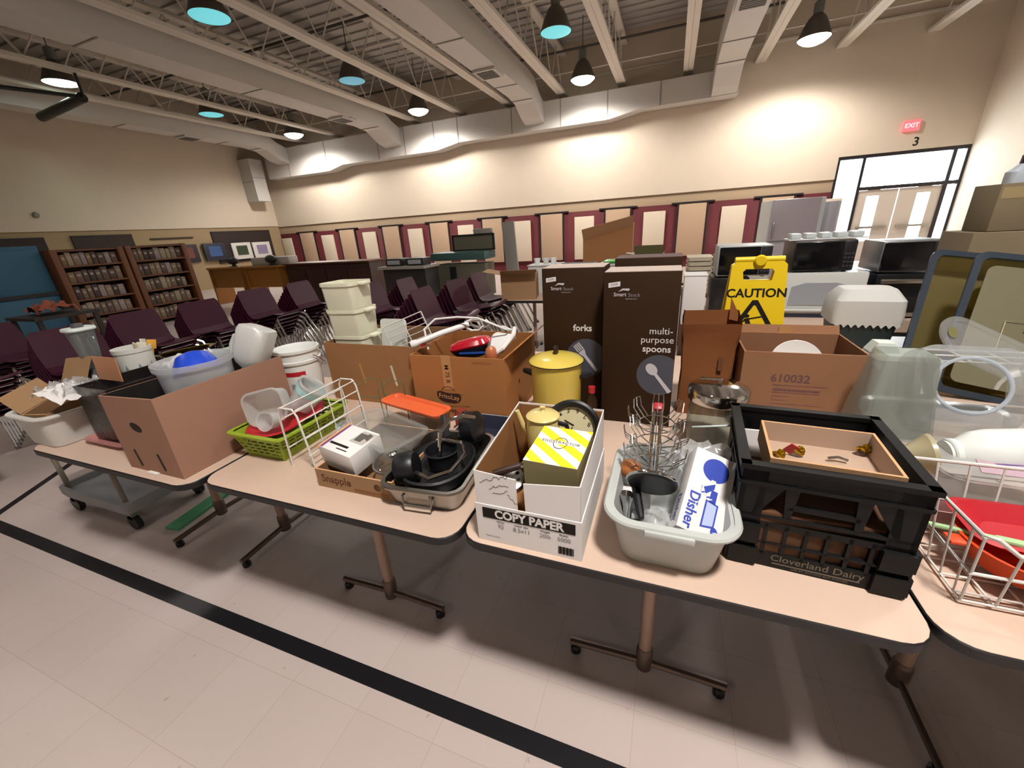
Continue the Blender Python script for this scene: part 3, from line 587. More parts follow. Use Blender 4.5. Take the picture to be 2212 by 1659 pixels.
t = thing('serving_dish', 'red plastic dish lying inside the lime green basket', 'dish', X=T(-1.48, 1.09, TZ+.085) @ RX(5)); m = MB(); m.rr([(.10, .18, .04, 0), (.20, .29, .08, .035), (.225, .315, .09, .038), (.2, .29, .08, .041), (.11, .19, .04, .008)], mat('red_plastic', '#b3202c', .4)); m.build('dish_shell', t)
t = thing('storage_container', 'frosted deli container lying on the red dish in the green basket', 'container', X=T(-1.515, 1.05, TZ+.185) @ RZ(25) @ RX(78) @ RZ(10)); m = MB(); m.rr([(.13, .11, .025, -.04), (.14, .12, .03, -.035), (.155, .135, .035, .035), (.165, .145, .04, .036), (.165, .145, .04, .044), (.15, .13, .034, .044), (.135, .115, .03, -.032)], FROST); m.build('container_shell', t)
t = thing('storage_container', 'frosted container with a pale teal stripe leaning in the green basket', 'container', X=T(-1.43, 1.165, TZ+.19) @ RZ(-30) @ RX(-40) @ RY(20)); m = MB(); m.rr([(.09, .09, .03, -.06), (.115, .115, .04, .05), (.125, .125, .045, .052), (.12, .12, .044, .06), (.105, .105, .04, .055), (.08, .08, .03, -.054)], FROST); m.rr([(.1135, .1135, .04, .015), (.118, .118, .041, .04)], mat('pale_teal_tape', '#a6d3d6', .5), cap0=False, cap1=False); m.build('container_shell', t)
m = MB(); m.lathe([(0, 0), (.032, 0), (.036, .05), (.04, .052), (.034, .05), (.03, .004), (0, .004)], FROST, n=20); solo(m, 'dip_cup', 'small frosted cup lying between the two containers in the green basket', 'cup', X=T(-1.44, 1.0, TZ+.15) @ RZ(10) @ RX(70))
# ---- wire racks
t = thing('wire_plate_rack', 'white wire plate rack standing against the lime green basket', 'rack', (-1.265, 1.085, TZ))
m = MB()
for y in (-.155, .155): wires(m, [[(-.05, y-.0, 0), (-.045, y, .225), (-.03, y, .25), (.03, y, .25), (.045, y, .225), (.055, y+.01, .005)]], .0038, WIREW, 8)
for x, z in ((-.046, .2), (-.04, .245), (.04, .245), (.047, .2), (.05, .13), (.053, .06), (-.048, .08)): wires(m, [[(x, -.155, z), (x, .155, z)]], .0028, WIREW)
for y in (-.08, 0, .08): wires(m, [[(.052, y, .06), (.046, y, .2), (.04, y, .245)]], .0024, WIREW)
m.build('wire_frame', t)
t = thing('wire_stand', 'thin green wire stand behind the white wire plate rack', 'stand', (-1.20, 1.34, TZ)); GW = mat('green_wire', '#5e6a45', .5); m = MB()
for x in (-.06, .06): wires(m, [[(x, -.05, 0), (x-.01, -.05, .19), (x+.02, 0, .22), (x+.05, .05, .19), (x+.05, .05, 0)]], .0026, GW)
wires(m, [[(-.07, -.05, .15), (.06, -.05, .15)], [(-.01, .05, .12), (.11, .05, .12)]], .0022, GW); m.build('wire_frame', t)
# ---- drinks tray carton with small boxes
t = thing('tray_carton', 'low brown drinks tray carton at the front of the second table', 'box', (-.945, 1.035, TZ)); m = MB(); carton(m, .325, .36, .072, CARD); F = -.1806
m.text('Snapple', .042, mat('brown_print', '#5a3422', .8), FRONT(-.075, F, .038), .014); m.lathe([(.012, 0), (.013, .0006), (.006, .0006)], mat('brown_print', '#5a3422', .8), FRONT(.1, F, .042), n=20); m.text('K', .016, mat('brown_print', '#5a3422', .8), FRONT(.1, F-.0005, .042), .01)
for z in (.01, .018): m.box((.07, F, z), (.14, .0006, .003), mat('faint_print', '#8a5830', .8))
m.build('carton_body', t)
t = thing('appliance_box', 'small white box with a purple edge and a photo of a food processor', 'box', X=T(-1.02, .955, TZ+.105) @ RZ(-9) @ RX(8) @ RY(4)); m = MB(); m.box((0, 0, 0), (.16, .14, .085), PAPER, bev=.001); z = .0431
m.poly([(-.078, .06), (.078, .06), (.078, .068), (-.078, .068)], mat('orange_print', '#d98a3a', .6), T(0, 0, z) @ RZ(90) @ T(0, .008, 0)); m.poly([(-.068, .05), (.068, .05), (.068, .06), (-.068, .06)], mat('purple_print', '#6b3f86', .6), T(0, 0, z) @ RZ(90) @ T(0, .01, 0))
m.prism([(-.03, -.03), (.035, -.03), (.045, .035), (-.02, .035)], 0, .0003, mat('photo_grey', '#b9b4ac', .6), T(.035, .025, z)); m.prism([(-.012, -.02), (.018, -.02), (.022, .022), (-.016, .022)], 0, .0006, mat('photo_dark', '#5c5750', .6), T(.03, .025, z)); m.prism([(.03, .01), (.06, -.002), (.058, .03), (.04, .036)], 0, .0007, mat('photo_dark', '#5c5750', .6), T(.01, .02, z))
m.box((-.01, -.035, z), (.09, .01, .0006), INK); m.box((.02, -.052, z), (.05, .004, .0006), INK); m.build('carton_body', t)
t = thing('pot_lid', 'glass pot lid with steel rim lying in the drinks tray carton', 'lid', X=T(-.852, .965, TZ+.075) @ RX(6)); m = MB(); m.lathe([(.07, 0), (.072, .004), (.066, .008), (.05, .016), (.02, .022), (0, .023)], GLASSW); m.build('glass_dome', t)
MB().tube([(.071*math.cos(a), .071*math.sin(a), .003) for a in [2*math.pi*k/32 for k in range(32)]], .0035, STEEL, closed=True).build('rim', t); MB().lathe([(0, .02), (.01, .022), (.018, .036), (.012, .042), (0, .043)], STEEL, n=16).build('knob', t)
t = thing('food_pan', 'clear rectangular food pan resting across the drinks tray carton', 'pan', X=T(-.98, 1.075, TZ+.072) @ RZ(-20) @ RX(2)); m = MB(); m.rr([(.30, .13, .03, 0), (.31, .14, .03, .004), (.35, .175, .035, .06), (.38, .205, .045, .061), (.382, .207, .045, .066), (.345, .17, .035, .066), (.30, .13, .03, .008)], CLEARP); m.build('pan_shell', t)
m = MB(); m.rr([(.14, .12, .03, 0), (.15, .13, .03, .1)], clear('hazy_container', '#d8d6cf', .3, '#cfcac0', .15)); solo(m, 'hazy_container', 'hazy plastic container under the orange tray', 'container', (-.93, 1.335, TZ))
m = MB(); m.rr([(.32, .09, .02, 0), (.34, .11, .03, .012), (.34, .11, .03, .018), (.31, .08, .02, .018), (.30, .07, .02, .008)], mat('orange_plastic', '#e2683c', .4)); solo(m, 'orange_tray', 'orange plastic tray lying over the clear food pan', 'tray', X=T(-.995, 1.325, TZ+.105) @ RZ(-10) @ RY(3))
m = MB(); m.lathe([(0, 0), (.03, 0), (.03, .08), (.02, .1), (0, .1)], mat('red_glass', '#8c3a30', .2), n=16); solo(m, 'red_jar', 'small red jar half hidden under the orange tray', 'jar', (-.79, 1.36, TZ))
# ---- roasting pan
t = thing('roasting_pan', 'aluminium roasting pan with drop handle at the right corner of the second table', 'pan', (-.69, 1.02, TZ), 5)
ALU = mat('aluminium', '#aaa7a0', .32, metal=1, noise=.2, nscale=14); m = MB(); tubmesh(m, .235, .33, .27, .37, .085, ALU, .045, .009, .003); m.build('pan_shell', t)
for s in (-1, 1):
    X = RZ(0 if s < 0 else 180)
    m = MB(); m.tube([X @ V(p) for p in ((-.05, -.178, .058), (-.052, -.19, .056), (-.046, -.196, .028), (.046, -.196, .028), (.052, -.19, .056), (.05, -.178, .058))], .0042, ALU); m.box((0, -.182, .058), (.075, .006, .016), ALU, X); m.build('handle', t)
AB = mat('matte_black', '#121416', .55, bump=.25, nscale=40)
t = thing('black_cookware', 'black oval pan with bent chrome handle loops heaped in the roasting pan', 'cookware', X=T(-.69, 1.0, TZ+.03) @ RZ(5) @ M.Scale(1.1, 4))
m = MB(); m.loft([[(x, y*1.25, z) for x, y in rrect(w, w, w*.45, 6)] for w, z in ((.17, .0), (.205, .02), (.215, .05), (.205, .055), (.185, .03), (.15, .015))], AB); m.build('pan_body', t)
m = MB(); m.lathe([(0, .03), (.045, .03), (.05, .075), (.055, .08), (.05, .082), (.042, .045), (0, .04)], BLACK, T(.005, .015, 0)); m.build('cup', t)
m = MB().tube([(-.03, -.09, .06), (.02, -.11, .06), (.075, -.08, .07), (.09, -.0, .08), (.06, .05, .09), (-.02, .065, .085)], .0065, CHROME); m.build('chrome_loop', t)
m = MB().tube([(.0, .01, .06), (.0, .03, .13), (.015, .07, .155), (.045, .115, .15), (.07, .15, .13)], .007, CHROME); m.build('chrome_loop', t)
m = MB().lathe([(0, -.03), (.042, -.03), (.048, -.02), (.048, .02), (.042, .03), (0, .03)], BLACK, T(-.07, -.07, .06) @ RZ(15) @ RY(80)); m.build('knob', t)
m = MB(); m.lathe([(0, -.035), (.055, -.03), (.06, -.01), (.058, .02), (.03, .035), (0, .037)], BLACK, RY(78)); solo(m, 'black_motor', 'round black motor housing at the back of the roasting pan', 'appliance', X=T(-.645, 1.185, TZ+.125))
for i, (x, y, a, lb) in enumerate(((-.75, 1.16, 35, 'black handle pointing up left behind the chrome loop'), (-.695, 1.2, 20, 'black handle with a bright edge lying beside the motor housing'))):
    m = MB().box((0, 0, 0), (.025, .15, .018), BLACK, bev=.006); 
    if i: m.box((0, .0, .01), (.004, .12, .003), CHROME)
    solo(m, 'tool_handle', lb, 'handle', X=T(x, y, TZ+.12) @ RZ(a) @ RX(14))
t = thing('baking_tray', 'dark blue tray with pale rim behind the roasting pan', 'tray', (-.665, 1.325, TZ)); m = MB(); tubmesh(m, .17, .15, .2, .18, .06, mat('dark_blue_enamel', '#2c3040', .35), .03, .003); m.rr([(.206, .186, .033, .0595), (.214, .194, .036, .062), (.206, .186, .033, .064)], PAPER, cap0=False, cap1=False); m.build('tray_shell', t)
# ------------------------------------------------------------------ third table, front row
t = thing('copy_paper_box', 'white copy paper carton with cut down front holding the yellow striped box', 'box', (-.300, .97, TZ))
KRAFT = mat('kraft_inside', '#9a6c42', .9, noise=.1, nscale=6, spec=.2)
m = MB(); carton(m, .292, .372, .123, PAPER, KRAFT, .003); F = -.1866
m.prism([(-.125, -.0165), (.13, -.0165), (.13, .0165), (-.125, .0165)], 0, .0006, INK, FRONT(0, F, .098)); m.text('COPY PAPER', .036, PAPER, FRONT(.005, F-.0012, .098), .04, .92)
for x, a, b in ((-.075, '92', 'White'), (-.015, '8.5x11', 'Letter size'), (.05, '20lb', 'Weight'), (.1, '5000', 'Sheets')):
    m.text(a, .018, mat('grey_print', '#77757a', .7), FRONT(x, F-.0004, .058)); m.text(b, .009, INK, FRONT(x, F-.0004, .073), .01)
m.text('Made in U.S.A.', .007, INK, FRONT(-.1, F-.0004, .02))
for k in range(14): m.prism(rrect(.0012 + .0012*(k*7 % 3), .024, .0003), 0, .0005, INK, FRONT(.085 + .003*k, F, .024))
m.build('lower_sleeve', t)
m = MB(); th = .003; w, d, h = .284, .364, .255
for s in (-1, 1): m.loft([[(s*w/2, -d/2, .004), (s*w/2, d/2, .004), (s*w/2, d/2, .262), (s*w/2, -d/2, .226)], [(s*(w/2-th), -d/2, .004), (s*(w/2-th), d/2, .004), (s*(w/2-th), d/2, .262), (s*(w/2-th), -d/2, .226)]], PAPER if s > 0 else PAPER)
m.box((0, d/2-.002, .132), (w, th, .262), PAPER); m.box((0, 0, .007), (w, d, .003), KRAFT)
m.add([(-w/2+.0055, -d/2+.004, .009), (-w/2+.0055, d/2-.004, .009), (-w/2+.0055, d/2-.004, .261), (-w/2+.0055, -d/2, .225)], [(0, 1, 2, 3)], KRAFT); m.add([(w/2-.0055, -d/2+.004, .009), (w/2-.0055, d/2-.004, .009), (w/2-.0055, d/2-.004, .261), (w/2-.0055, -d/2, .225)], [(0, 1, 2, 3)], KRAFT)
m.box((0, d/2-.0045, .13), (w-.012, .002, .255), KRAFT)
m.prism([(-.142, .005), (-.022, .005), (-.025, .216), (-.142, .226)], -.001, .002, PAPER, FRONT(0, -.181, 0)); m.prism([(.0, .005), (.142, .005), (.142, .226), (-.004, .208)], -.001, .002, PAPER, FRONT(0, -.181, 0))
r = random.Random(4)
for ln, z0 in ((7, .195), (5, .178), (4, .162)):
    x = -.125 + .02*(7-ln)*.6
    m.tube([(x + .006*k + r.uniform(-.003, .003), -.1834, z0 + .004*k*.5 + r.uniform(-.006, .006)) for k in range(ln*2)], .0006, INK, n=4)
m.tube([(-.05 + .004*k, -.1834, .165 - .004*k + .005*math.sin(k*2.2)) for k in range(8)], .0005, INK, n=4); m.build('carton_body', t)
t = thing('gift_box', 'yellow and white striped box lying tilted in the copy paper carton', 'box', X=T(-.243, .925, TZ+.197) @ RZ(-3) @ RX(4)); YB = mat('yellow_stripe', '#e9d71e', .5); WB = mat('white_box_board', '#eceae4', .6); GREYP = mat('grey_yellow_side', '#8f8660', .6)
m = MB(); m.box((0, 0, 0), (.145, .175, .11), GREYP); m.prism([(-.0727, -.0877), (.0727, -.0877), (.0727, .0877), (-.0727, .0877)], .055, .0556, WB)
for k in range(-4, 6):                                   # diagonal stripes clipped to the lid
    c = k*.05; pts = []
    poly = [V((-.0727, -.0877)), V((.0727, -.0877)), V((.0727, .0877)), V((-.0727, .0877))]; dn = V((.62, .78))
    for sgn, off in ((1, c), (-1, -(c + .026))):
        out = []
        for i in range(len(poly)):
            a, b = poly[i], poly[(i+1) % len(poly)]; da, db = sgn*a.dot(dn) - off, sgn*b.dot(dn) - off
            if da >= 0: out.append(a)
            if da*db < 0: out.append(a.lerp(b, da/(da-db)))
        poly = out
        if len(poly) < 3: break
    if len(poly) >= 3: m.poly([(p.x, p.y, .0559) for p in poly], YB)
m.lathe([(.024, 0), (.0245, .0004), (.0225, .0004)], INK, T(0, .01, .0562) @ M.Diagonal((.8, 1.1, 1, 1)), n=24); m.prism([(-.05, -.008), (.05, -.012), (.05, .004), (-.05, .006)], .0562, .0566, WB, T(0, .015, 0)); m.text('EGGSTRACTOR', .0155, INK, T(0, .0125, .0569) @ RZ(-2), .006)
m.build('carton_body', t)
t = thing('teapot', 'pale yellow enamel teapot standing in the copy paper carton', 'pot', (-.335, 1.075, TZ+.135), 0); PY = mat('pale_yellow_enamel', '#dcc983', .3, coat=.3)
m = MB(); m.lathe([(0, 0), (.04, 0), (.05, .01), (.055, .05), (.052, .09), (.048, .122), (.0, .122)], PY); m.build('pot_body', t); m = MB(); m.lathe([(.052, .12), (.053, .125), (.045, .132), (.01, .14), (.006, .145), (.009, .155), (0, .158)], PY); m.build('lid', t)
MB().tube([(-.045, 0, .05), (-.065, -.01, .09), (-.08, -.015, .14)], [.014, .009, .007], PY, n=10).build('spout', t); m = MB().tube([(.045, 0, .105), (.075, 0, .1), (.082, -.0, .07), (.055, 0, .03)], .008, BLACK, n=8); m.build('handle', t)
t = thing('wall_clock', 'round wall clock with thick black rim leaning in the copy paper carton', 'clock', X=T(-.252, 1.12, TZ+.205) @ RZ(2) @ RX(70) @ RZ(165) @ M.Scale(.76, 4)); m = MB(); m.lathe([(.085, -.005), (.112, -.005), (.118, .0), (.118, .015), (.108, .022), (.095, .02), (.088, .006)], BLACK, n=40); m.build('rim', t)
m = MB(); m.lathe([(0, .003), (.09, .003)], mat('clock_face_cream', '#cfc6a0', .6), n=40)
for k in range(1, 13): m.text(str(k), .026, INK, T(.072*math.sin(k*math.pi/6), .072*math.cos(k*math.pi/6), .0036), .012)
m.build('dial', t); m = MB(); m.box((0, .025, .006), (.004, .055, .001), INK); m.box((.02, -.012, .006), (.045, .004, .001), INK, RZ(-10)); m.build('hands', t)
t = thing('corkscrew', 'dark handled corkscrew lying at the front of the copy paper carton', 'corkscrew', X=T(-.385, .865, TZ+.185) @ RZ(25) @ RY(-12)); MB().tube([(-.035, 0, 0), (.0, 0, 0), (.045, 0, 0)], [.009, .011, .009], mat('dark_walnut', '#33211a', .4), n=10).build('handle', t); m = MB().lathe([(.009, 0), (.011, .01), (.009, .02), (0, .02)], CHROME, T(.044, 0, 0) @ RY(90), n=14); m.build('end_cap', t)
t = thing('grater_drum', 'perforated steel disc beneath the corkscrew', 'grater', X=T(-.372, .87, TZ+.14) @ RX(18)); m = MB(); m.lathe([(0, 0), (.04, 0), (.042, .02), (.036, .024), (0, .024)], STEEL, n=24)
for k in range(7): m.disc(.006, INK, T(.026*math.cos(k*.9), .026*math.sin(k*.9), .0246), 10)
m.build('drum', t)
m = MB(); m.prism([(0, 0), (.05, 0), (.05, .003), (.003, .003), (.003, .06), (0, .06)], -.05, .05, STEEL, RX(90)); solo(m, 'metal_bracket', 'folded sheet metal piece beside the yellow striped box', 'bracket', (-.325, .90, TZ+.14), 20)
m = MB(); m.box((0, 0, 0), (.014, .12, .05), mat('dark_wood', '#4a3426', .5), bev=.003); solo(m, 'wood_block', 'dark wooden block wedged along the right side of the striped box', 'block', X=T(-.168, .91, TZ+.12) @ RX(15))
# grey bus tub
t = thing('bus_tub', 'light grey bus tub holding the chrome wire rack and blue printed box', 'tub', (.045, .975, TZ)); TG = mat('light_grey_plastic', '#b5bab8', .35); m = MB(); tubmesh(m, .225, .30, .272, .355, .148, TG, .06, .016, .004, n=8)
m.rr([(.30, .385, .075, .136), (.312, .396, .08, .14), (.314, .398, .081, .146), (.306, .391, .078, .1515), (.28, .362, .065, .1515)], TG, None, 8, False, False); m.build('tub_shell', t)
m = MB(); m.box((0, -.196, .137), (.11, .018, .02), TG, bev=.006); m.build('grip', t)
# chrome spinning rack
t = thing('spinning_rack', 'chrome wire cup rack with black round base leaning in the grey tub', 'rack', X=T(.0, .95, TZ+.155) @ RX(-58)); m = MB(); m.lathe([(0, -.006), (.06, -.006), (.064, 0), (.06, .006), (0, .006)], BLACK); m.build('base', t)
MB().tube([(.064*math.cos(a), .064*math.sin(a), .004) for a in [2*math.pi*k/32 for k in range(32)]], .0045, CHROME, closed=True).build('base_rim', t)
m = MB(); wires(m, [[(s*.009, 0, .0), (s*.009, 0, .23), (s*.012, 0, .25)] for s in (-1, 1)], .0042, CHROME, 8); m.build('post', t); MB().box((0, 0, .245), (.026, .02, .026), mat('red_plastic', '#b3202c', .4), bev=.005).build('red_clip', t)
for z, r0 in ((.06, .05), (.12, .055), (.185, .05)):
    m = MB(); m.tube([(r0*math.cos(a), r0*math.sin(a), z) for a in [2*math.pi*k/24 for k in range(24)]], .0018, CHROME, n=5, closed=True)
    for k in range(8):
        c, s = math.cos(k*math.pi/4), math.sin(k*math.pi/4); q = lambda r, zz, o=0: (r*c - o*s, r*s + o*c, zz)
        wires(m, [[q(.01, z-.01), q(r0, z), q(r0+.03, z+.022), q(r0+.036, z+.05)], [q(r0+.0, z, -.014), q(r0+.028, z+.02, -.014), q(r0+.034, z+.048, -.012), q(r0+.034, z+.048, .012), q(r0+.028, z+.02, .014), q(r0, z, .014)]], .0016, CHROME, 5)
    m.build('cup_ring', t)
# printed box leaning in the tub
wv, lv = V((.1, 0, -.038)).normalized(), V((.012, .17, .12)); nv = wv.cross(lv).normalized(); lv = nv.cross(wv).normalized()
X = M((( wv.x, lv.x, nv.x, .127), (wv.y, lv.y, nv.y, .945), (wv.z, lv.z, nv.z, TZ+.156), (0, 0, 0, 1)))
t = thing('scoop_box', 'white box printed in blue leaning in the grey tub', 'box', X=X @ T(.006, .0, .006)); BLU = mat('blue_print', '#1b3aa8', .5); m = MB(); m.box((0, 0, -.03), (.106, .225, .06), PAPER, bev=.0008); e = .0006
m.disc(.033, BLU, T(.006, .066, e), 32); m.box((.006, .018, e), (.012, .04, .0008), PAPER); m.prism([(-.014, .012), (.012, .03), (.012, .014), (-.006, -.004)], e, e*2, BLU, I4); m.box((.014, -.006, e), (.016, .034, .0012), BLU); m.prism([(-.002, -.09), (.03, -.082), (.03, -.022), (-.002, -.018)], e, e*2, BLU); m.prism([(.002, -.085), (.026, -.078), (.026, -.026), (.002, -.022)], e*2, e*2.6, mat('pale_blue_print', '#a9b8dc', .5))
for q in range(4): m.box((-.012 + .004*q, .004 - .007*q, e), (.008, .003, .002), PAPER if q % 2 else BLU, RZ(30))
m.text('Disher', .036, BLU, T(-.03, -.058, e*2) @ RZ(-90), .02); m.text('ice cream scoop', .009, mat('pale_blue_print', '#a9b8dc', .5), T(-.018, -.015, e*2) @ RZ(-90)); m.lathe([(0, 0), (.013, .0004)], BLU, T(.034, -.093, e) @ RZ(20) @ M.Diagonal((.7, 1.2, 1, 1)), n=16); m.text('R', .014, PAPER, T(.034, -.093, e*2.4) @ RZ(-70))
m.text('Disher', .03, BLU, T(-.0535, -.06, -.03) @ RZ(-90) @ RX(90), .014); m.text('Z Size', .018, INK, T(.01, -.1131, -.035) @ RX(90)); m.build('carton_body', t)
# cutlery, bags in the tub
t = thing('ladle', 'steel ladle bowl with black handle in the grey tub', 'ladle', X=T(-.045, .89, TZ+.075) @ RZ(20)); m = MB(); m.sphere((0, -.035, 0), .026, CHROME, n=18); m.build('bowl', t); MB().tube([(.03, .07, .05), (.022, -.0, .025), (.02, -.02, .02)], [.012, .011, .008], BLACK, n=10).build('handle', t)
t = thing('ice_scoop', 'bright steel scoop standing against the left side of the tub', 'scoop', X=T(-.062, .945, TZ+.08)); m = MB(); m.rr([(.02, .02, .008, -.05), (.024, .014, .006, .0), (.034, .02, .009, .03), (.03, .02, .009, .045)], CHROME, RX(14)); m.build('scoop_body', t)
m = MB(); crumple(m, .15, .12, WRAP, T(.0, 0, .0), .035, 12, 21); solo(m, 'plastic_bag', 'clear bag crumpled at the front of the grey tub', 'bag', (.03, .885, TZ+.09), smooth=180)
m = MB(); crumple(m, .22, .17, WRAP, RX(35), .04, 14, 23); m.tube([(.0, .09, .07), (.12, .1, .085)], .003, mat('zip_strip', '#c5d2d2', .3)); solo(m, 'zip_bag', 'clear zip bag bunched behind the chrome wire rack', 'bag', (.10, 1.09, TZ+.15), smooth=180)
m = MB(); m.sphere((0, 0, 0), .032, mat('orange_brown_onion', '#b06a38', .45), n=18, sc=(1, 1, .9)); solo(m, 'orange_ball', 'orange brown round object behind the left wires of the rack', 'ball', (-.06, 1.03, TZ+.14))
m = MB(); m.box((0, 0, 0), (.09, .05, .06), mat('white_tissue', '#d8d8d6', .7), bev=.01); solo(m, 'white_packet', 'white packet under the left side of the wire rack', 'packet', (-.045, 1.01, TZ+.06))
# black crate
def crate(label, loc, rz):
    t = thing('milk_crate', label, 'crate', loc, rz); K = mat('black_crate_plastic', '#07080a', .55, bump=.03, spec=.3); w, d, h = .335, .335, .278; m = MB(); m.box((0, 0, .008), (w-.01, d-.01, .012), K)
    for i in range(4):
        X = RZ(90*i) @ T(0, -w/2, 0)                     # local x along the wall, y inward
        B = lambda x, z, sx, sz, y=.006, sy=.012: m.box((x, y, z), (sx, sy, sz), K, X)
        B(0, h-.019, w, .038); B(0, h-.002, w+.012, .012, .004, .022); B(0, h-.045, w+.004, .008, .003, .016)
        for s in (-1, 1): B(s*(w/2-.026), h/2, .052, h); B(s*(w/2-.026), .03, .06, .05, -.001, .02); B(s*(w/2-.026), .095, .056, .05, -.001, .02)
        B(0, .022, w, .044); B(0, .122, w, .016); B(0, .145, w, .008); B(0, .07, w, .006)
        for x in (-.1, -.06, -.02, .02, .06, .1): B(x, .082, .008, .09)
        for s in (-1, 1): m.prism([(s*.058, .15), (s*.072, .15), (s*.08, h-.036), (s*.05, h-.036)][::s], -.012, .0, K, X @ RX(90)); m.prism([(s*.125, .15), (s*.135, .15), (s*.125, h-.036), (s*.072, h-.036), (s*.09, .21)][::s], -.012, 0, K, X @ RX(90))
        B(0, h-.1, .13, .012); B(0, h-.044, .12, .014, .006, .016)
    CP = mat('worn_crate_lettering', '#6f665a', .8); m.text('Cloverland Dairy', .026, CP, FRONT(.01, -w/2-.0006, .03), .006); m.box((.01, -w/2-.0005, .0145), (.17, .0008, .0025), CP); m.text('USE BY ANYONE BUT OWNER', .008, CP, FRONT(.02, -w/2-.0006, .008)); m.build('crate_shell', t); return t
crate('black plastic milk crate with worn lettering at the right end of the third table', (.370, 1.065, TZ), -3)
t = thing('shallow_box', 'shallow open carton lying near the top of the black crate', 'box', X=T(.375, 1.02, TZ+.228) @ RZ(-4)); m = MB(); carton(m, .24, .2, .06, CARD, mat('pale_board', '#b39a86', .9)); m.build('carton_body', t)
m = MB(); m.box((0, 0, 0), (.30, .008, .13), PAPER, RX(-8)); solo(m, 'white_board', 'white card standing at the back of the black crate', 'card', (.375, 1.165, TZ+.17)); m = MB(); m.box((0, 0, 0), (.006, .2, .11), PAPER, RY(14)); solo(m, 'white_card', 'white card standing at the right side of the black crate', 'card', (.515, 1.06, TZ+.15))
m = MB(); m.box((0, 0, 0), (.30, .30, .14), mat('brown_parcel', '#553720', .85), bev=.002); solo(m, 'inner_carton', 'closed brown carton seen through the openings of the black crate', 'box', (.372, 1.055, TZ+.086))
GOLD = mat('gold_foil', '#c9a522', .2, metal=1)
for i, (x, y, lb) in enumerate(((.29, 1.03, 'gold trinket at the left end of the shallow carton'), (.335, 1.05, 'gold trinket beside the red ribbon in the shallow carton'), (.48, 1.09, 'gold trinket by the right wall of the black crate'))):
    m = MB(); m.tube([(.012*math.cos(a), .008*math.sin(a), .006*math.sin(2*a)) for a in [2*math.pi*k/14 for k in range(14)]], .004, GOLD, closed=True); m.sphere((.004, 0, .006), .008, GOLD, n=10); solo(m, 'gold_trinket', lb, 'trinket', (x, y, TZ+.245 + .004*i), group='gold trinkets in the crate')
m = MB(); m.box((0, 0, 0), (.02, .003, .03), mat('red_plastic', '#b3202c', .4), RY(30) @ RX(20)); solo(m, 'red_ribbon', 'red ribbon scrap in the shallow carton', 'ribbon', (.318, 1.045, TZ+.255)); m = MB().tube([(-.02, 0, 0), (0, .004, .004), (.02, 0, 0)], .004, CHROME); solo(m, 'key_ring', 'dark metal clip in the middle of the shallow carton', 'clip', (.415, 1.04, TZ+.243))
# ------------------------------------------------------------------ third table, back row
t = thing('cutlery_box', 'brown cutlery carton reading forks', 'box', (-.379, 1.79, TZ), group='brown cutlery cartons'); DB = mat('dark_brown_woodgrain', '#35210f', .7, noise=.3, nscale=7, spec=.2); GC = mat('grey_circle_print', '#4a4c58', .6); LP = mat('lavender_white_print', '#c9c5cd', .6)
def smart(m, w, h, F, yl):
    m.prism([(-.022, -.008), (.022, -.002), (.022, .016), (-.022, .01)], 0, .0005, PAPER, FRONT(-w/2+.04, F, h-.05)); m.text('DIXIE', .011, mat('dark_print_blue', '#3b4670', .6), FRONT(-w/2+.04, F-.0008, h-.046) @ RZ(8), .01)
    m.text('Smart', .02, LP, FRONT(-w/2+.062, F-.0004, h-.084), .012); m.text('Stock', .02, mat('dim_print', '#8d8590', .6), FRONT(-w/2+.115, F-.0004, h-.086)); m.prism([(-.02, 0), (.0, .006), (.018, .003), (.024, .009), (.02, .012), (-.004, .012)], 0, .0004, LP, FRONT(-w/2+.075, F, h-.073)); m.text('dispensing system', .006, LP, FRONT(-w/2+.105, F-.0004, h-.1))
def circle(m, cx, cz, r, xmax, F):
    n = 48; pts = [(min(cx + r*math.cos(2*math.pi*k/n), xmax), cz + r*math.sin(2*math.pi*k/n)) for k in range(n)]; m.poly([(x, F-.0004, z) for x, z in pts], GC)
m = MB(); w, d, h = .264, .18, .64; m.box((0, 0, h/2), (w, d, h), DB, bev=.001); m.box((0, 0, h), (w-.004, d-.004, .004), mat('pale_top_board', '#b9aaa0', .8)); F = -d/2 - .0004; smart(m, w, h, F, 0); circle(m, .06, .25, .088, w/2-.001, F)
m.text('forks', .04, PAPER, FRONT(.045, F-.0006, .385), .024); X = FRONT(.056, F-.001, .26) @ RZ(38) @ M.Scale(1.15, 4); m.prism([(-.006, -.075), (.006, -.075), (.006, .0), (.014, .02), (.014, .026), (-.014, .026), (-.014, .02), (-.006, 0)], 0, .0004, LP, X)
for q in range(4): m.box((-.0117 + .0078*q, .04, .0002), (.0046, .034, .0004), LP, X)
m.build('carton_body', t)
t = thing('cutlery_box', 'brown cutlery carton reading multi-purpose spoons', 'box', (-.0925, 1.69, TZ), group='brown cutlery cartons'); m = MB(); w, d, h = .279, .18, .63; m.box((0, 0, h/2), (w, d, h), DB, bev=.001); m.box((0, 0, h), (w-.004, d-.004, .004), mat('pale_top_board', '#b9aaa0', .8)); F = -d/2 - .0004; smart(m, w, h, F, 0); circle(m, .085, .225, .085, w/2-.001, F)
for tx, z, b in (('multi-', .405, .0), ('purpose', .37, .0), ('spoons', .333, .018)): m.text(tx, .037, PAPER, FRONT(.07 + (.012 if tx == 'multi-' else 0), F-.0006, z), b)
X = FRONT(.075, F-.001, .225) @ RZ(38); m.lathe([(0, 0), (.02, .0003)], LP, X @ T(0, .03, 0) @ M.Diagonal((1, 1.35, 1, 1)), n=28); m.prism([(-.008, -.09), (.008, -.09), (.006, .006), (-.006, .006)], 0, .0004, LP, X); m.build('carton_body', t)
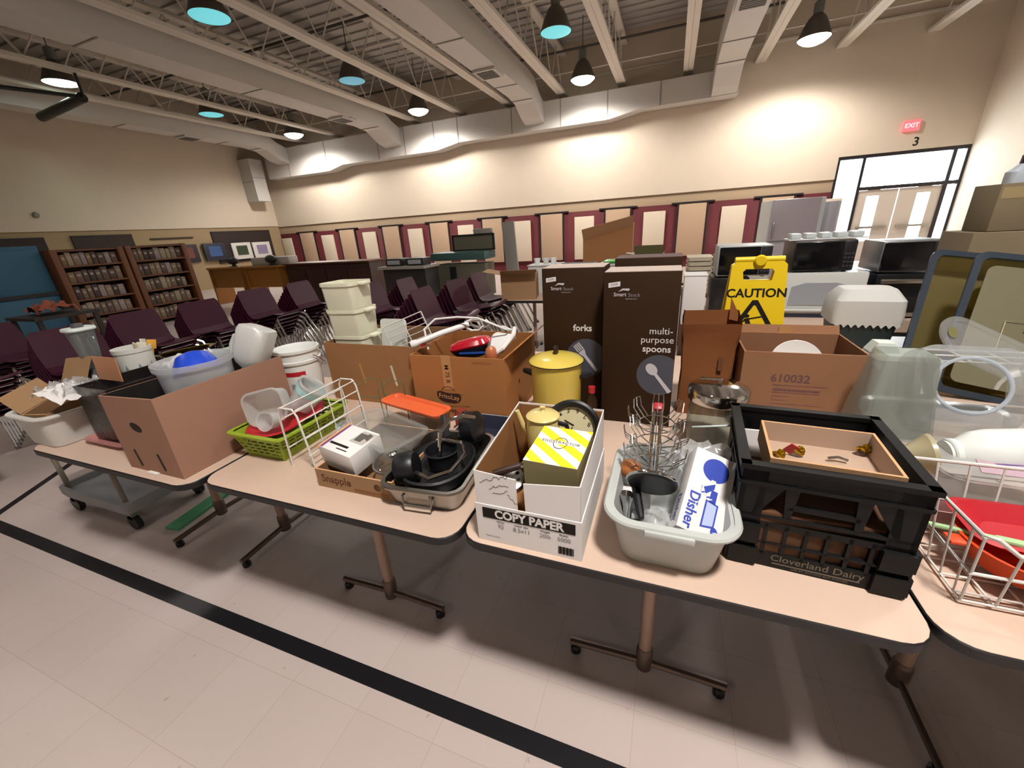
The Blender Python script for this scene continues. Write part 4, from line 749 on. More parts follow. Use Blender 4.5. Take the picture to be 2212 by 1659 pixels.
t = thing('cutlery_box', 'brown cutlery carton standing behind the spoons carton, only its top showing', 'box', (-.085, 1.92, TZ), group='brown cutlery cartons'); m = MB(); m.box((0, 0, .33), (.27, .18, .66), DB, bev=.001); m.box((0, 0, .66), (.266, .176, .004), mat('dusty_brown_board', '#5e4a48', .8)); m.build('carton_body', t)
t = thing('enamel_pot', 'tall yellow enamel pot with lid in front of the forks carton', 'pot', (-.412, 1.535, TZ)); m = MB(); m.lathe([(0, 0), (.094, 0), (.1, .01), (.106, .28), (.109, .283), (.106, .286), (0, .286)], YELLOW, n=40); m.build('pot_body', t); m = MB(); m.lathe([(.112, .284), (.113, .289), (.1, .3), (.07, .31), (.03, .316), (0, .317)], YELLOW, n=40); m.build('lid', t)
m = MB().box((0, 0, .331), (.016, .03, .036), mat('dark_walnut', '#33211a', .4), bev=.004); m.build('lid_knob', t)
for s in (-1, 1): MB().prism([(0, -.022), (.042, -.012), (.05, 0), (.042, .012), (0, .022)], -.007, .007, BLACK, RZ(0 if s > 0 else 180) @ T(.1, 0, .225) @ RY(-12)).build('handle', t)
m = MB().tube([(.1125*math.cos(a), .1125*math.sin(a), .286) for a in [2*math.pi*k/40 for k in range(40)]], .0018, INK, n=5, closed=True); m.build('rim_line', t)
t = thing('sauce_bottle', 'small bottle with red cap between the yellow pot and the spoons carton', 'bottle', (-.265, 1.55, TZ)); m = MB(); m.lathe([(0, 0), (.022, 0), (.024, .01), (.024, .11), (.012, .14), (.012, .15), (0, .15)], clear('amber_bottle', '#9a7a5a', .25, '#7a5a40', .05), n=18); m.build('bottle_body', t); MB().lathe([(.014, .148), (.015, .175), (0, .177)], mat('red_plastic', '#b3202c', .4), n=16).build('cap', t)
t = thing('glass_jar', 'large glass jar with chrome lid in front of the brown paper bag', 'jar', (.198, 1.475, TZ)); m = MB(); m.lathe([(0, 0), (.088, 0), (.095, .01), (.096, .16), (.082, .185), (.08, .2), (.077, .2), (.079, .185), (.092, .158), (.09, .014), (0, .012)], GLASSW); m.build('jar_body', t); m = MB(); m.lathe([(.098, .196), (.1, .2), (.1, .235), (.096, .242), (.07, .252), (.03, .258), (0, .258)], CHROME, n=40); m.build('lid', t); MB().box((0, 0, .272), (.075, .014, .006), CHROME, RY(-6) @ RZ(-20), bev=.002).build('lid_bar', t); MB().box((0, 0, .264), (.012, .012, .014), CHROME).build('lid_stud', t)
t = thing('paper_bag', 'brown paper bag with crumpled top beside the carton marked 610032', 'bag', (.178, 1.81, TZ), -2); BAGP = mat('kraft_bag_paper', '#8a5632', .85, noise=.15, nscale=8, bump=.3, spec=.2); m = MB(); r = random.Random(3)
rings = []
for z, w, d in ((0, .2, .13), (.1, .2, .13), (.2, .198, .125), (.3, .205, .11), (.34, .212, .12), (.375, .215, .13), (.405, .215, .135)):
    base = rrect(w, d, .008, 2); rings.append([(x + r.uniform(-.004, .004)*(z > .15), y + r.uniform(-.006, .006)*(z > .15), z + (.03*(y > 0) + .02*math.sin(x*30))*(z > .37)) for x, y in base])
m.loft(rings, BAGP, None, True, False); m.box((.05, -.069, .24), (.018, .001, .06), mat('faint_bag_print', '#6e4428', .85)); m.prism([(.03, 0), (.07, -.01), (.06, .03), (.03, .09)], -.0015, .0015, BAGP, T(.04, .05, .40) @ RX(80)); m.build('bag_body', t)
t = thing('carton', 'open brown carton marked 610032 with a white plate in it', 'box', (.482, 1.80, TZ)); B6 = mat('reddish_carton', '#9a7052', .85, noise=.1, nscale=5, spec=.2); P6 = mat('purple_grey_print', '#6a4a4c', .8); m = MB(); carton(m, .385, .30, .325, B6, mat('reddish_carton_inside', '#8a6044', .9)); F = -.1506
m.text('610032', .042, P6, FRONT(-.03, F, .225), .02); 
for z, w, n in ((.2, .17, 0), (.185, .15, 1), (.172, .15, 1), (.155, .055, 1), (.14, .05, 1), (.124, .16, 0), (.11, .09, 1)): m.box((-.08 + w/2, F, z), (w, .0006, .0065 if n else .004), mat('faint_purple_print', '#8d6255', .8))
for k in range(30): m.box((-.078 + .005*k, F-.0002, .179), (.0028, .0006, .004 + .003*(k % 3)), P6)
m.box((-.05, .1485, .29), (.08, .001, .02), P6); m.build('carton_body', t)
m = MB(); flap(m, (.19, .15, .325), (-.19, .15, .325), (-.02, .1, .25), .035, B6); m.build('flap', t); m = MB(); m.box((.0, .152, .335), (.05, .004, .03), mat('parcel_tape', '#bd8e5c', .35)); m.build('tape', t)
m = MB(); m.lathe([(0, 0), (.03, .0), (.065, .008), (.085, .02), (.088, .022), (.085, .026), (.06, .014), (0, .006)], mat('white_china', '#e2dfdc', .25), n=40); solo(m, 'dinner_plate', 'white plate standing in the carton marked 610032', 'plate', X=T(.475, 1.72, TZ+.262) @ RX(58))
# ------------------------------------------------------------------ caution sign
SY = mat('sign_yellow', '#e6c617', .4); t = thing('caution_sign', 'yellow folding caution sign with a slipping figure', 'sign', (.385, 2.18, TZ), 3)
def leaf(m, X, front):
    P = [(-.145, 0), (.145, 0), (.112, .59), (.095, .605), (-.095, .605), (-.112, .59)]; H = [(-.058, .52), (.058, .52), (.064, .56), (.052, .572), (-.052, .572), (-.064, .56)]
    for z in (-.006, .006):
        vs = [(x, y, z) for x, y in P + H]; m.add(vs, [(0, 1, 7, 6), (1, 2, 8, 7), (2, 3, 9, 8), (3, 4, 10, 9), (4, 5, 11, 10), (5, 0, 6, 11)], SY, X)
    for L in (P, H): m.loft([[(x, y, -.006) for x, y in L], [(x, y, .006) for x, y in L]], SY, X, False, False)
    if front:
        m.text('CAUTION', .055, INK, X @ T(0, .462, .0066), .028); e = .0066; X = X @ T(0, .18, 0) @ M.Diagonal((.95, .7, 1, 1))
        A = [(-.012, .36), (.012, .36), (.125, .1), (.11, .085), (-.11, .085), (-.125, .1)]; Bq = [(-.004, .325), (.004, .325), (.094, .112), (.09, .108), (-.09, .108), (-.094, .112)]
        m.add([(x, y, e) for x, y in A + Bq], [(i, (i+1) % 6, 6 + (i+1) % 6, 6 + i) for i in range(6)], INK, X)
        m.disc(.013, INK, X @ T(-.03, .255, e), 16)
        for a, b, w in (((-.03, .24), (-.012, .175), .022), ((-.02, .235), (.035, .25), .01), ((-.03, .235), (-.06, .2), .01), ((-.012, .18), (.03, .19), .014), ((.03, .19), (.055, .14), .011), ((-.015, .175), (.02, .145), .014), ((.02, .145), (-.01, .122), .011)):
            a, b = V((*a, e)), V((*b, e)); s = (b-a).cross(V((0, 0, 1))).normalized()*w/2; m.add([a-s, b-s, b+s, a+s], [(0, 1, 2, 3)], INK, X)
m = MB(); leaf(m, T(0, -.09, 0) @ RX(82), True); m.build('front_leaf', t); m = MB(); leaf(m, T(0, .09, 0) @ RX(98), False); m.build('back_leaf', t)
m = MB(); m.tube([(-.1, 0, .607), (.1, 0, .607)], .014, SY, n=12); m.lathe([(0, 0), (.024, 0), (.026, .01), (.02, .02), (0, .02)], SY, T(0, -.012, .604) @ RX(90), n=20); m.build('hinge_bar', t)
# ------------------------------------------------------------------ right hand table
t = thing('wire_basket', 'white wire basket at the front of the right edge table', 'basket', (.80, 1.03, TZ)); m = MB()
C0 = [(-.165, -.125), (.165, -.125), (.165, .125), (-.165, .125)]; C1 = [(-.19, -.15), (.19, -.15), (.19, .15), (-.19, .15)]
def rng(k, dip=0): return [(a[0] + (b[0]-a[0])*k, a[1] + (b[1]-a[1])*k, .012 + .185*k) for a, b in zip(C0, C1)]
for k, r in ((0, .003), (.45, .0042), (1, .0048)):
    q = rng(k)
    if k == 1: q = [(-.19, -.15, .197), (-.17, -.15, .197), (-.13, -.15, .165), (.13, -.15, .165), (.17, -.15, .197), (.19, -.15, .197), (.19, .15, .197), (-.19, .15, .197)]
    m.tube(q, r, WIREW, closed=True)
for i in range(7): x = -.165 + .055*i; z1 = .165 if abs(x) < .14 else .197; wires(m, [[(x*1.14, -.15, z1), (x, -.125, .012), (x, .125, .012), (x*1.14, .15, .197)]], .0026, WIREW)
for i in range(5): y = -.1 + .05*i; wires(m, [[(-.19, y*1.2, .197), (-.165, y, .012), (.165, y, .012), (.19, y*1.2, .197)]], .0026, WIREW)
m.build('wire_frame', t)
t = thing('mixing_bowl', 'orange plastic bowl lying in the white wire basket', 'bowl', (.79, 1.02, TZ+.02)); m = MB(); m.lathe([(0, 0), (.06, .0), (.09, .02), (.118, .075), (.122, .078), (.115, .078), (.088, .024), (.058, .005), (0, .005)], mat('orange_red_plastic', '#d84a1e', .4)); m.build('bowl_shell', t); MB().box((-.125, -.01, .07), (.05, .035, .008), mat('orange_red_plastic', '#d84a1e', .4), bev=.003).build('handle', t)
t = thing('serving_tray', 'red plastic tray on top of the white wire basket', 'tray', X=T(.835, 1.06, TZ+.075) @ RX(3) @ M.Scale(.86, 4)); m = MB(); m.rr([(.22, .10, .03, 0), (.25, .12, .04, .005), (.35, .18, .05, .045), (.37, .2, .05, .047), (.345, .175, .05, .05), (.24, .11, .04, .01)], mat('red_plastic', '#b3202c', .4)); m.build('tray_shell', t)
m = MB(); m.rr([(.1, .06, .02, 0), (.14, .09, .02, .05), (.13, .08, .02, .05), (.095, .055, .02, .004)], mat('dusty_pink_plastic', '#c29a98', .5)); solo(m, 'pink_dish', 'dusty pink dish beside the black crate under the red tray', 'dish', (.70, 1.22, TZ+.0))
m = MB(); m.box((0, 0, 0), (.012, .17, .01), mat('pale_green_handle', '#a9cf9a', .4), bev=.003); m.box((0, .1, 0), (.02, .05, .012), mat('pale_green_handle', '#a9cf9a', .4), bev=.004); solo(m, 'green_spatula', 'pale green spatula poking through the white wire basket', 'utensil', X=T(.655, 1.05, TZ+.09) @ RZ(-120) @ RX(12))
# frosted tub with a purple label, milk jug, clear tray, bins, dome
t = thing('storage_tub', 'frosted tub with a purple label on the red tray', 'tub', X=T(.87, 1.275, TZ+.07) @ RZ(-3)); m = MB(); m.rr([(.26, .15, .03, 0), (.28, .17, .035, .005), (.30, .19, .04, .075), (.32, .21, .05, .076), (.32, .21, .05, .084), (.0, .0, .0, .086)][:5], FROST); m.build('tub_shell', t); m = MB(); m.prism([(-.08, -.06), (.1, -.06), (.1, .05), (-.05, .05)], .085, .0862, mat('mauve_label', '#b49aa8', .6)); m.box((.02, -.0, .0866), (.1, .008, .0008), mat('purple_ink', '#6a4a8a', .6), RZ(14)); m.build('label', t)
t = thing('milk_jug', 'white plastic jug lying on its side with its neck towards the crate', 'jug', X=T(.84, 1.34, TZ+.15) @ RZ(-84) @ RX(96)); m = MB(); m.lathe([(0, -.16), (.055, -.16), (.065, -.15), (.066, -.02), (.06, .01), (.04, .045), (.036, .05), (.036, .075), (.0, .076)], mat('white_jug_plastic', '#dfe5e2', .25), n=28); m.build('jug_body', t); m = MB(); m.lathe([(.038, .05), (.042, .052), (.042, .064), (.038, .068)], mat('white_jug_plastic', '#dfe5e2', .25), n=28); m.build('neck_ring', t)
t = thing('cream_bottle', 'cream plastic funnel mouth against the right side of the black crate', 'funnel', X=T(.665, 1.30, TZ+.14) @ RZ(86) @ RX(75)); m = MB(); CB = clear('cream_translucent', '#e8e0c4', .7, '#e0d8b8', .3); m.lathe([(.02, -.03), (.022, .0), (.05, .045), (.056, .05), (.056, .06), (.05, .06), (.02, .008), (.018, -.03)], CB, n=28); m.build('funnel_body', t)
t = thing('food_tray', 'wide shallow clear tray behind the black crate', 'tray', X=T(.80, 1.46, TZ+.11) @ RZ(-3) @ RX(16)); m = MB(); m.rr([(.30, .18, .04, 0), (.31, .19, .04, .004), (.34, .22, .05, .07), (.37, .25, .06, .072), (.37, .25, .06, .076), (.335, .215, .05, .076), (.3, .18, .04, .008)], CLEARP); m.build('tray_shell', t)
t = thing('display_bin', 'tall clear plastic bin standing upside down behind the black crate', 'bin', (.70, 1.52, TZ+.12)); m = MB(); m.rr([(.20, .19, .02, 0), (.19, .18, .02, .005), (.13, .12, .015, .25), (.12, .11, .012, .262), (.125, .115, .012, .255), (.18, .17, .02, .005)], clear('hazy_clear_bin', '#eef0ee', .16, '#d6d8d4', .12)); m.build('bin_shell', t)
t = thing('cake_dome', 'clear plastic cover with a large round opening facing forward', 'cover', X=T(.87, 1.53, TZ+.275) @ RZ(-8) @ RX(62)); CP2 = clear('hazed_clear_plastic', '#f0f3f5', .26, '#e4e8ea', .08); m = MB(); m.rr([(.26, .26, .05, -.10), (.245, .245, .05, .02), (.2, .2, .07, .035)], CP2, None, 8, False, False); n = 48
outer = rrect(.2, .2, .07, 11); inner = [(.08*math.cos(math.atan2(y, x)), .08*math.sin(math.atan2(y, x))) for x, y in outer]; m.loft([[(x, y, .035) for x, y in outer], [(x, y, .036) for x, y in inner]], CP2, None, False, False); m.build('cover_shell', t)
MB().tube([(.083*math.cos(a), .083*math.sin(a), .037) for a in [2*math.pi*k/40 for k in range(40)]], .0055, clear('clear_rim', '#eef4fa', .55, '#e6eef8', .05), closed=True, n=10).build('opening_rim', t)
t = thing('lid_panel', 'long clear plastic lid with rounded end leaning above the round opening', 'lid', X=T(.98, 1.62, TZ+.345) @ RZ(-2) @ RY(27) @ RX(38)); m = MB(); m.rr([(.36, .15, .07, 0), (.38, .17, .08, .004), (.38, .17, .08, .01), (.345, .135, .065, .01), (.34, .13, .06, .006)], CLEARP, None, 8); m.disc(.014, mat('olive_patch', '#6e6c42', .5), T(-.155, .0, .0105), 18, .022); m.build('lid_shell', t)
FOAM = mat('white_foam', '#cdd6d0', .6)
t = thing('foam_box', 'white foam box behind the tall clear bin', 'box', (.80, 1.76, TZ)); m = MB(); m.rr([(.20, .16, .02, 0), (.19, .15, .02, .30), (.17, .13, .02, .31)], FOAM); m.build('box_body', t); m = MB(); m.loft([[(x*.06, y*.05, 0) for x, y in ((-1, -1), (1, -1), (1, 1), (-1, 1))], [(x*.035, y*.04, .05) for x, y in ((-1, -1), (1, -1), (1, 1), (-1, 1))]], FOAM, T(-.05, .02, .31) @ M.Scale(.7, 4)); m.build('peaked_tab', t)
t = thing('wire_shelf', 'white wire shelf lying behind the clear plastic lid', 'shelf', (1.08, 1.80, TZ+.295)); m = MB(); wires(m, [[(-.2, y, 0), (.22, y, 0)] for y in (-.07, 0, .07)], .003, WIREW); wires(m, [[(x, -.07, 0), (x, .07, 0)] for x in (-.2, -.1, 0, .1, .22)], .003, WIREW); wires(m, [[(x, -.07, 0), (x, -.07, -.295)] for x in (-.2, .22)] + [[(x, .07, 0), (x, .07, -.295)] for x in (-.2, .22)], .004, WIREW); m.tube([(.05 + .07*math.cos(a), -.075, -.09 + .07*math.sin(a)) for a in [math.pi*k/10 for k in range(11)]], .006, WIREW); m.build('wire_frame', t)
# tinted totes leaning
BT = clear('blue_tinted_plastic', '#7d8894', .75, '#4a5868', .2); YT = clear('olive_tinted_plastic', '#b0a264', .6, '#8e8250', .25); YG = mat('olive_grey_panel', '#6f6c54', .35)
for i, (x, y, lb, fr) in enumerate(((1.25, 2.36, 'blue rimmed translucent tote tipped on end beside the white cooler', BT), (1.325, 2.15, 'front tote with blue rim and pale square window, leaning at the right edge', BT))):
    t = thing('storage_tote', lb, 'tote', X=T(x, y, TZ+.02) @ RY(9) @ RZ(-6 - 4*i) @ RX(66), group='leaning blue totes'); m = MB(); w = .30 + .06*i; m.rr([(w, .58, .03, 0), (w, .58, .03, .004), (w-.05, .52, .03, -.10)][::-1], YT, T(0, .29, 0), 5, True, False); m.build('tote_shell', t)
    m = MB(); m.rr([(w, .58, .03, -.004), (w+.05, .63, .04, -.002), (w+.05, .63, .04, .012), (w, .58, .03, .014)], BT, T(0, .29, 0), 5, False, False); m.build('rim', t)
    if i: m = MB(); m.prism(rrect(w-.05, .52, .03), -.002, .002, YG, T(0, .29, .006)); m.build('panel', t); m = MB(); m.tube([(-.05, .18, .012), (.08, .18, .012), (.08, .32, .012), (-.05, .32, .012)], .0025, mat('pale_edge', '#cfc9a4', .5), closed=True); m.disc(.008, mat('pale_edge', '#cfc9a4', .5), T(.02, .29, .0135), 12); m.build('window_frame', t)
# ------------------------------------------------------------------ cooler and appliances behind
t = thing('ice_chest', 'ice chest with grey white lid and dark green base behind the carton marked 610032', 'cooler', X=T(.985, 2.66, TZ) @ RZ(-4) @ M.Scale(.88, 4)); DG = mat('dark_green_plastic', '#1c2b2d', .5); LW = mat('grey_white_lid', '#c2c4c1', .5)
m = MB(); m.rr([(.25, .22, .03, 0), (.31, .27, .04, .26), (.31, .27, .04, .28)], DG); m.build('base', t)
m = MB(); m.rr([(.335, .295, .03, .262), (.34, .3, .03, .30), (.33, .29, .035, .40), (.26, .2, .04, .455), (.25, .19, .04, .46)], LW)
for k in range(9): m.prism([(-.016, 0), (.016, 0), (0, -.022)], 0, .006, LW, FRONT(-.14 + .035*k, -.1435, .266))
m.build('lid', t)
m = MB(); m.rr([(.22, .16, .02, 0), (.2, .15, .02, .1)], mat('pale_mint_plastic', '#bfd2cb', .45)); solo(m, 'mint_box', 'pale mint plastic box left of the ice chest', 'box', (.79, 2.88, TZ))
def microwave(label, x, y, z, w, h, d, body, rz=0, cat='microwave', win=None, group=None):
    t = thing('microwave_oven', label, cat, (x, y, z), rz, group); b = MB(); b.box((0, 0, h/2 + .008), (w, d, h), body, bev=.008)
    for sx in (-1, 1):
        for sy in (-1, 1): b.lathe([(0, 0), (.015, 0), (.015, .01), (0, .01)], BLACK, T(sx*(w/2-.04), sy*(d/2-.04), 0), n=10)
    b.build('housing', t); g = win or mat('black_oven_glass', '#0b0d12', .12)
    m = MB(); m.box((-w*.1, -d/2-.006, h/2+.008), (w*.76, .02, h*.92), g, bev=.004); m.build('door', t); m = MB(); m.box((w*.39, -d/2-.004, h/2+.008), (w*.2, .014, h*.92), BLACK, bev=.003)
    for k in range(4):
        for q in range(3): m.box((w*.34 + .022*q, -d/2-.0115, h*.2 + .03*k), (.014, .002, .012), mat('oven_key', '#3a3d44', .5))
    m.build('control_panel', t); return t
WB2 = mat('white_appliance', '#cdd2d0', .35); SB = mat('silver_appliance', '#8f9296', .35, metal=.6); BB = mat('brown_black_appliance', '#2b211c', .4)
microwave('black microwave oven on top of the white range oven', 1.10, 4.0, TZ+.345, .40, .225, .34, BB)
t = thing('toaster_oven', 'white oven with a curved grey window under the black microwave', 'oven', (1.13, 3.99, TZ)); m = MB(); m.rr([(.54, .4, .02, 0), (.55, .41, .025, .01), (.55, .41, .025, .33), (.54, .4, .02, .345)], WB2); m.build('housing', t); m = MB(); m.prism([(-.2, .1), (.2, .1), (.21, .24), (.1, .27), (-.1, .27), (-.19, .24)], 0, .008, mat('grey_window', '#9aa0a8', .2), FRONT(-.02, -.206, 0)); m.build('window_pane', t); MB().box((0, -.22, .06), (.5, .02, .02), WB2, bev=.006).build('handle', t); MB().box((0, -.207, .015), (.52, .006, .03), mat('navy_strip', '#20263a', .4)).build('kick_strip', t)
microwave('silver sided black microwave oven beside the doors, on the black oven', 1.63, 4.0, TZ+.33, .36, .215, .36, SB)
t = thing('toaster_oven', 'black oven with a steel handle bar under the right hand microwave', 'oven', (1.66, 3.99, TZ)); m = MB(); m.box((0, 0, .165), (.42, .38, .32), mat('black_enamel', '#121318', .3), bev=.01); m.build('housing', t); MB().box((0, -.193, .14), (.36, .012, .18), mat('black_oven_glass', '#0b0d12', .12), bev=.003).build('door', t); m = MB(); m.box((0, -.215, .275), (.38, .02, .03), STEEL, bev=.006); m.build('handle_bar', t); MB().box((0, -.196, .03), (.4, .016, .03), STEEL).build('lower_trim', t)
microwave('black microwave oven just left of the caution sign', .56, 3.95, TZ+.325, .38, .235, .34, mat('grey_white_case', '#b4b9ba', .4))
m = MB(); m.box((0, 0, .16), (.28, .3, .32), mat('black_enamel', '#121318', .3), bev=.01); m.box((0, -.152, .15), (.2, .004, .2), mat('black_oven_glass', '#0b0d12', .12)); solo(m, 'black_appliance', 'black appliance cube under the microwave left of the caution sign', 'appliance', (.48, 3.93, TZ))
t = thing('paper_stack_box', 'white carton standing just right of the brown spoons carton', 'box', (.20, 3.55, TZ)); m = MB(); m.box((0, 0, .19), (.16, .2, .38), PAPER, bev=.002); m.build('carton_body', t); MB().box((0, 0, .384), (.17, .21, .012), mat('scalloped_white', '#dedede', .6), bev=.003).build('lid', t)
m = MB(); r = random.Random(2)
m.box((0, 0, .005), (.5, .2, .01), WHITE)
for k in range(5): m.box((-.2 + .1*k, 0, .03), (.07, .14, .04), mat('glassware_pale', '#c4ccd0', .2), bev=.01)
solo(m, 'glassware_tray', 'tray of pale glassware on the black microwave above the white oven', 'tray', (1.12, 3.98, TZ+.582))
# boxes at far right
GB = mat('grey_tan_carton', '#80745e', .85, noise=.08, nscale=4, spec=.2)
t = thing('carton', 'large grey tan carton behind the leaning totes, lower of two', 'box', (1.63, 2.86, TZ), -3); m = MB(); m.box((0, 0, .325), (.50, .30, .65), GB, bev=.003); m.box((.05, -.1505, .33), (.05, .001, .6), mat('dull_tape', '#9c8c68', .5)); m.build('carton_body', t)
t = thing('carton', 'smaller grey tan carton on top at the right edge of the view', 'box', (1.63, 2.86, TZ+.652), 3); m = MB(); m.box((0, 0, .105), (.40, .18, .21), GB, bev=.003); m.box((0, -.0905, .17), (.38, .001, .05), mat('dull_tape', '#9c8c68', .5)); m.build('carton_body', t)
t = thing('spray_bottle', 'pale bottle with a dark cap standing on the topmost carton at the right edge', 'bottle', (1.53, 2.84, TZ+.863)); MB().rr([(.1, .07, .02, 0), (.1, .07, .02, .05), (.05, .04, .015, .075), (.03, .03, .01, .085)], mat('pale_blue_grey', '#aeb8c4', .4)).build('bottle_body', t); MB().rr([(.034, .034, .012, .083), (.03, .03, .01, .12)], BLACK).build('cap', t)
# fridge with clear sheets
t = thing('refrigerator', 'lavender grey refrigerator against the panels left of the doors', 'refrigerator', (1.78, 8.3, 0), 4); LV = mat('lavender_grey_enamel', '#a7a1a8', .4); m = MB(); m.box((.03, .04, .86), (.75, .62, 1.70), WB2, bev=.02); m.build('cabinet', t); MB().box((0, -.3, .55), (.66, .05, 1.0), LV, bev=.015).build('lower_door', t); MB().box((0, -.3, 1.4), (.66, .05, .62), LV, bev=.015).build('upper_door', t)
for z in (.9, 1.25): MB().box((-.28, -.34, z), (.025, .03, .25), STEEL, bev=.005).build('handle', t)
for i, x in enumerate((2.28, 2.40)):
    m = MB(); m.box((0, 0, .82), (.12 + .1*i, .35, 1.63), clear('plexi_sheet', '#e2e4ea', .45, '#d2d2d8', .1), bev=.01); solo(m, 'plastic_bin_stack', ('clear plastic stack beside the refrigerator', 'second clear plastic stack nearer the doors')[i], 'bin', (x, 8.1 + .5*i, 0))
# things in the middle distance
t = thing('carton', 'tall torn brown carton with open flap on the middle table', 'box', (-.85, 6.25, TZ), 3); m = MB(); carton(m, .68, .45, .66, mat('torn_carton', '#9c6b43', .85, noise=.12, nscale=3), CARDIN, .01, hs=(.60, .74, .78, .70)); m.build('carton_body', t); m = MB(); flap(m, (-.34, -.225, .60), (.34, -.225, .74), (-.0, -.25, .22), .2, mat('pale_flap', '#c09571', .85)); m.build('flap', t)
t = thing('carton', 'pale carton with ragged green and brown flaps right of the tall torn carton', 'box', (-.26, 5.98, TZ), -3); m = MB(); carton(m, .36, .3, .38, mat('pale_grey_carton', '#b2ab98', .85), CARDIN); m.build('carton_body', t)
for p, q, o, c in (((-.18, -.15, .38), (.18, -.15, .38), (.0, -.1, .3), '#5d5a38'), ((.18, -.15, .38), (.18, .15, .38), (.2, 0, .25), '#8a6a40'), ((-.18, .15, .38), (-.18, -.15, .38), (-.3, 0, .05), '#c8c4b4')): m = MB(); flap(m, p, q, o, .12, mat('flap_' + c[1:], c, .85)); m.build('flap', t)
its = [('white_dish_stack', 'stack of white dishes at the left end of the middle table', 'dishes', -1.50, 5.2, .4, .3, .355, '#d9dcdc'), ('grey_bin', 'grey plastic bin on the middle table', 'bin', -1.1, 5.0, .5, .4, .36, '#8c9296'),
       ('white_bin', 'white plastic bin near the green lid on the middle table', 'bin', -.55, 4.9, .4, .34, .37, '#c9cccb'), ('brown_crate', 'brown wooden crate on the middle table behind the spoons carton', 'crate', -.1, 4.85, .34, .34, .36, '#6e4a35')]
for nm, lb, ct, x, y, w, d, h, c in its:
    t = thing(nm, lb, ct, (x, y, TZ)); m = MB(); (m.box((0, 0, h/2), (w-.03, d-.03, h), mat(nm + '_mat', c, .5)) if nm == 'white_dish_stack' else None); carton(m, w, d, h, mat(nm + '_mat', c, .5), mat(nm + '_mat', c, .5), .012); m.build('bin_shell', t); m = MB(); m.rr([(w+.02, d+.02, .02, h-.02), (w+.03, d+.03, .02, h-.005), (w-.02, d-.02, .02, h)], mat(nm + '_rim', c, .4), cap0=False, cap1=False); m.build('rim', t)
m = MB(); m.rr([(.3, .25, .03, 0), (.32, .27, .03, .02), (.28, .23, .03, .03)], mat('bright_green_plastic', '#4fb04a', .4)); solo(m, 'green_platter', 'bright green platter lying on the white bin of the middle table', 'platter', (-.55, 4.9, TZ+.372))
m = MB(); m.lathe([(0, 0), (.05, 0), (.06, .05), (.04, .12), (.03, .14), (0, .14)], GLASSW, n=18); solo(m, 'glass_pitcher', 'glass pitcher standing on the grey bin of the middle table', 'pitcher', (-1.1, 4.85, TZ+.005))
for k, (x, c, lb) in enumerate(((-1.72, '#dfe2e2', 'white cup left of centre on the dish stack'), (-1.6, '#d4d6d6', 'pale grey cup in the middle on the dish stack'), (-1.5, '#eceeee', 'bright white cup at the right on the dish stack'))):
    m = MB(); m.lathe([(0, 0), (.03, 0), (.045, .07), (.04, .07), (.026, .005), (0, .005)], mat('cup_' + c[1:], c, .3), n=18); solo(m, 'coffee_cup', lb, 'cup', (x + .1, 5.2, TZ+.356), group='cups on the middle table')
t = thing('carton', 'open brown carton with spread flaps behind the chair stacks', 'box', (-1.70, 4.72, TZ), 12); m = MB(); carton(m, .42, .34, .3); m.build('carton_body', t); m = MB(); flap(m, (-.21, -.17, .3), (-.21, .17, .3), (-.3, 0, .06), .22, CARD); m.build('flap', t); m = MB(); flap(m, (.21, -.17, .3), (-.21, -.17, .3), (.05, -.3, .1), .2, CARD); m.build('flap', t)
# plates / books on the table at the right, in front of the panels
for k, (x, y, w, d, h, c, lb, nm, ct) in enumerate(((2.3, 5.2, .5, .4, .30, '#9fa3a0', 'grey white box at the left end of the table near the doors', 'storage_box', 'box'), (2.95, 5.3, .6, .4, .22, '#5d5552', 'low brown box in the middle of the table near the doors', 'storage_box', 'box'), (3.5, 5.4, .5, .4, .34, '#b9b4a6', 'tan white box at the right end of the table near the doors', 'storage_box', 'box'))):
    t = thing(nm, lb, ct, (x, y, TZ)); MB().box((0, 0, h/2), (w, d, h), mat('box_' + c[1:], c, .6), bev=.006).build('box_body', t); MB().box((0, 0, h+.008), (w+.02, d+.02, .03), mat('lid_' + c[1:], c, .5), bev=.006).build('lid', t)
t = thing('display_table', 'long low table with stacked trays right of the tall torn carton', 'table', (.58, 5.2, 0)); MB().box((0, 0, .72), (.86, .56, .04), mat('brown_table', '#5e4334', .5), bev=.005).build('tabletop', t)
for sx in (-1, 1):
    for sy in (-1, 1): MB().box((sx*.39, sy*.23, .35), (.05, .05, .7), mat('brown_table', '#5e4334', .5)).build('leg', t)
for k, (x, c, lb) in enumerate(((.31, '#c9c2ac', 'cream tray stack on the display table'), (.59, '#2e2f3a', 'dark navy tray stack on the display table'), (.86, '#d4d0c4', 'white tray stack beside the microwave on the display table'))):
    t = thing('tray_stack', lb, 'trays', (x, 5.15, .74)); m = MB(); [m.rr([(.24, .38, .03, .05*q), (.26, .40, .03, .05*q + .04)], mat('tray_' + c[1:], c, .4)) for q in range(8)]; m.build('tray_body', t)
m = MB(); m.lathe([(0, 0), (.1, 0), (.12, .1), (.09, .14), (0, .15)], mat('red_brown_pot', '#6a2a22', .4), n=20); solo(m, 'clay_pot', 'red brown pot on the table right of the tall torn carton', 'pot', (.05, 5.98, TZ))
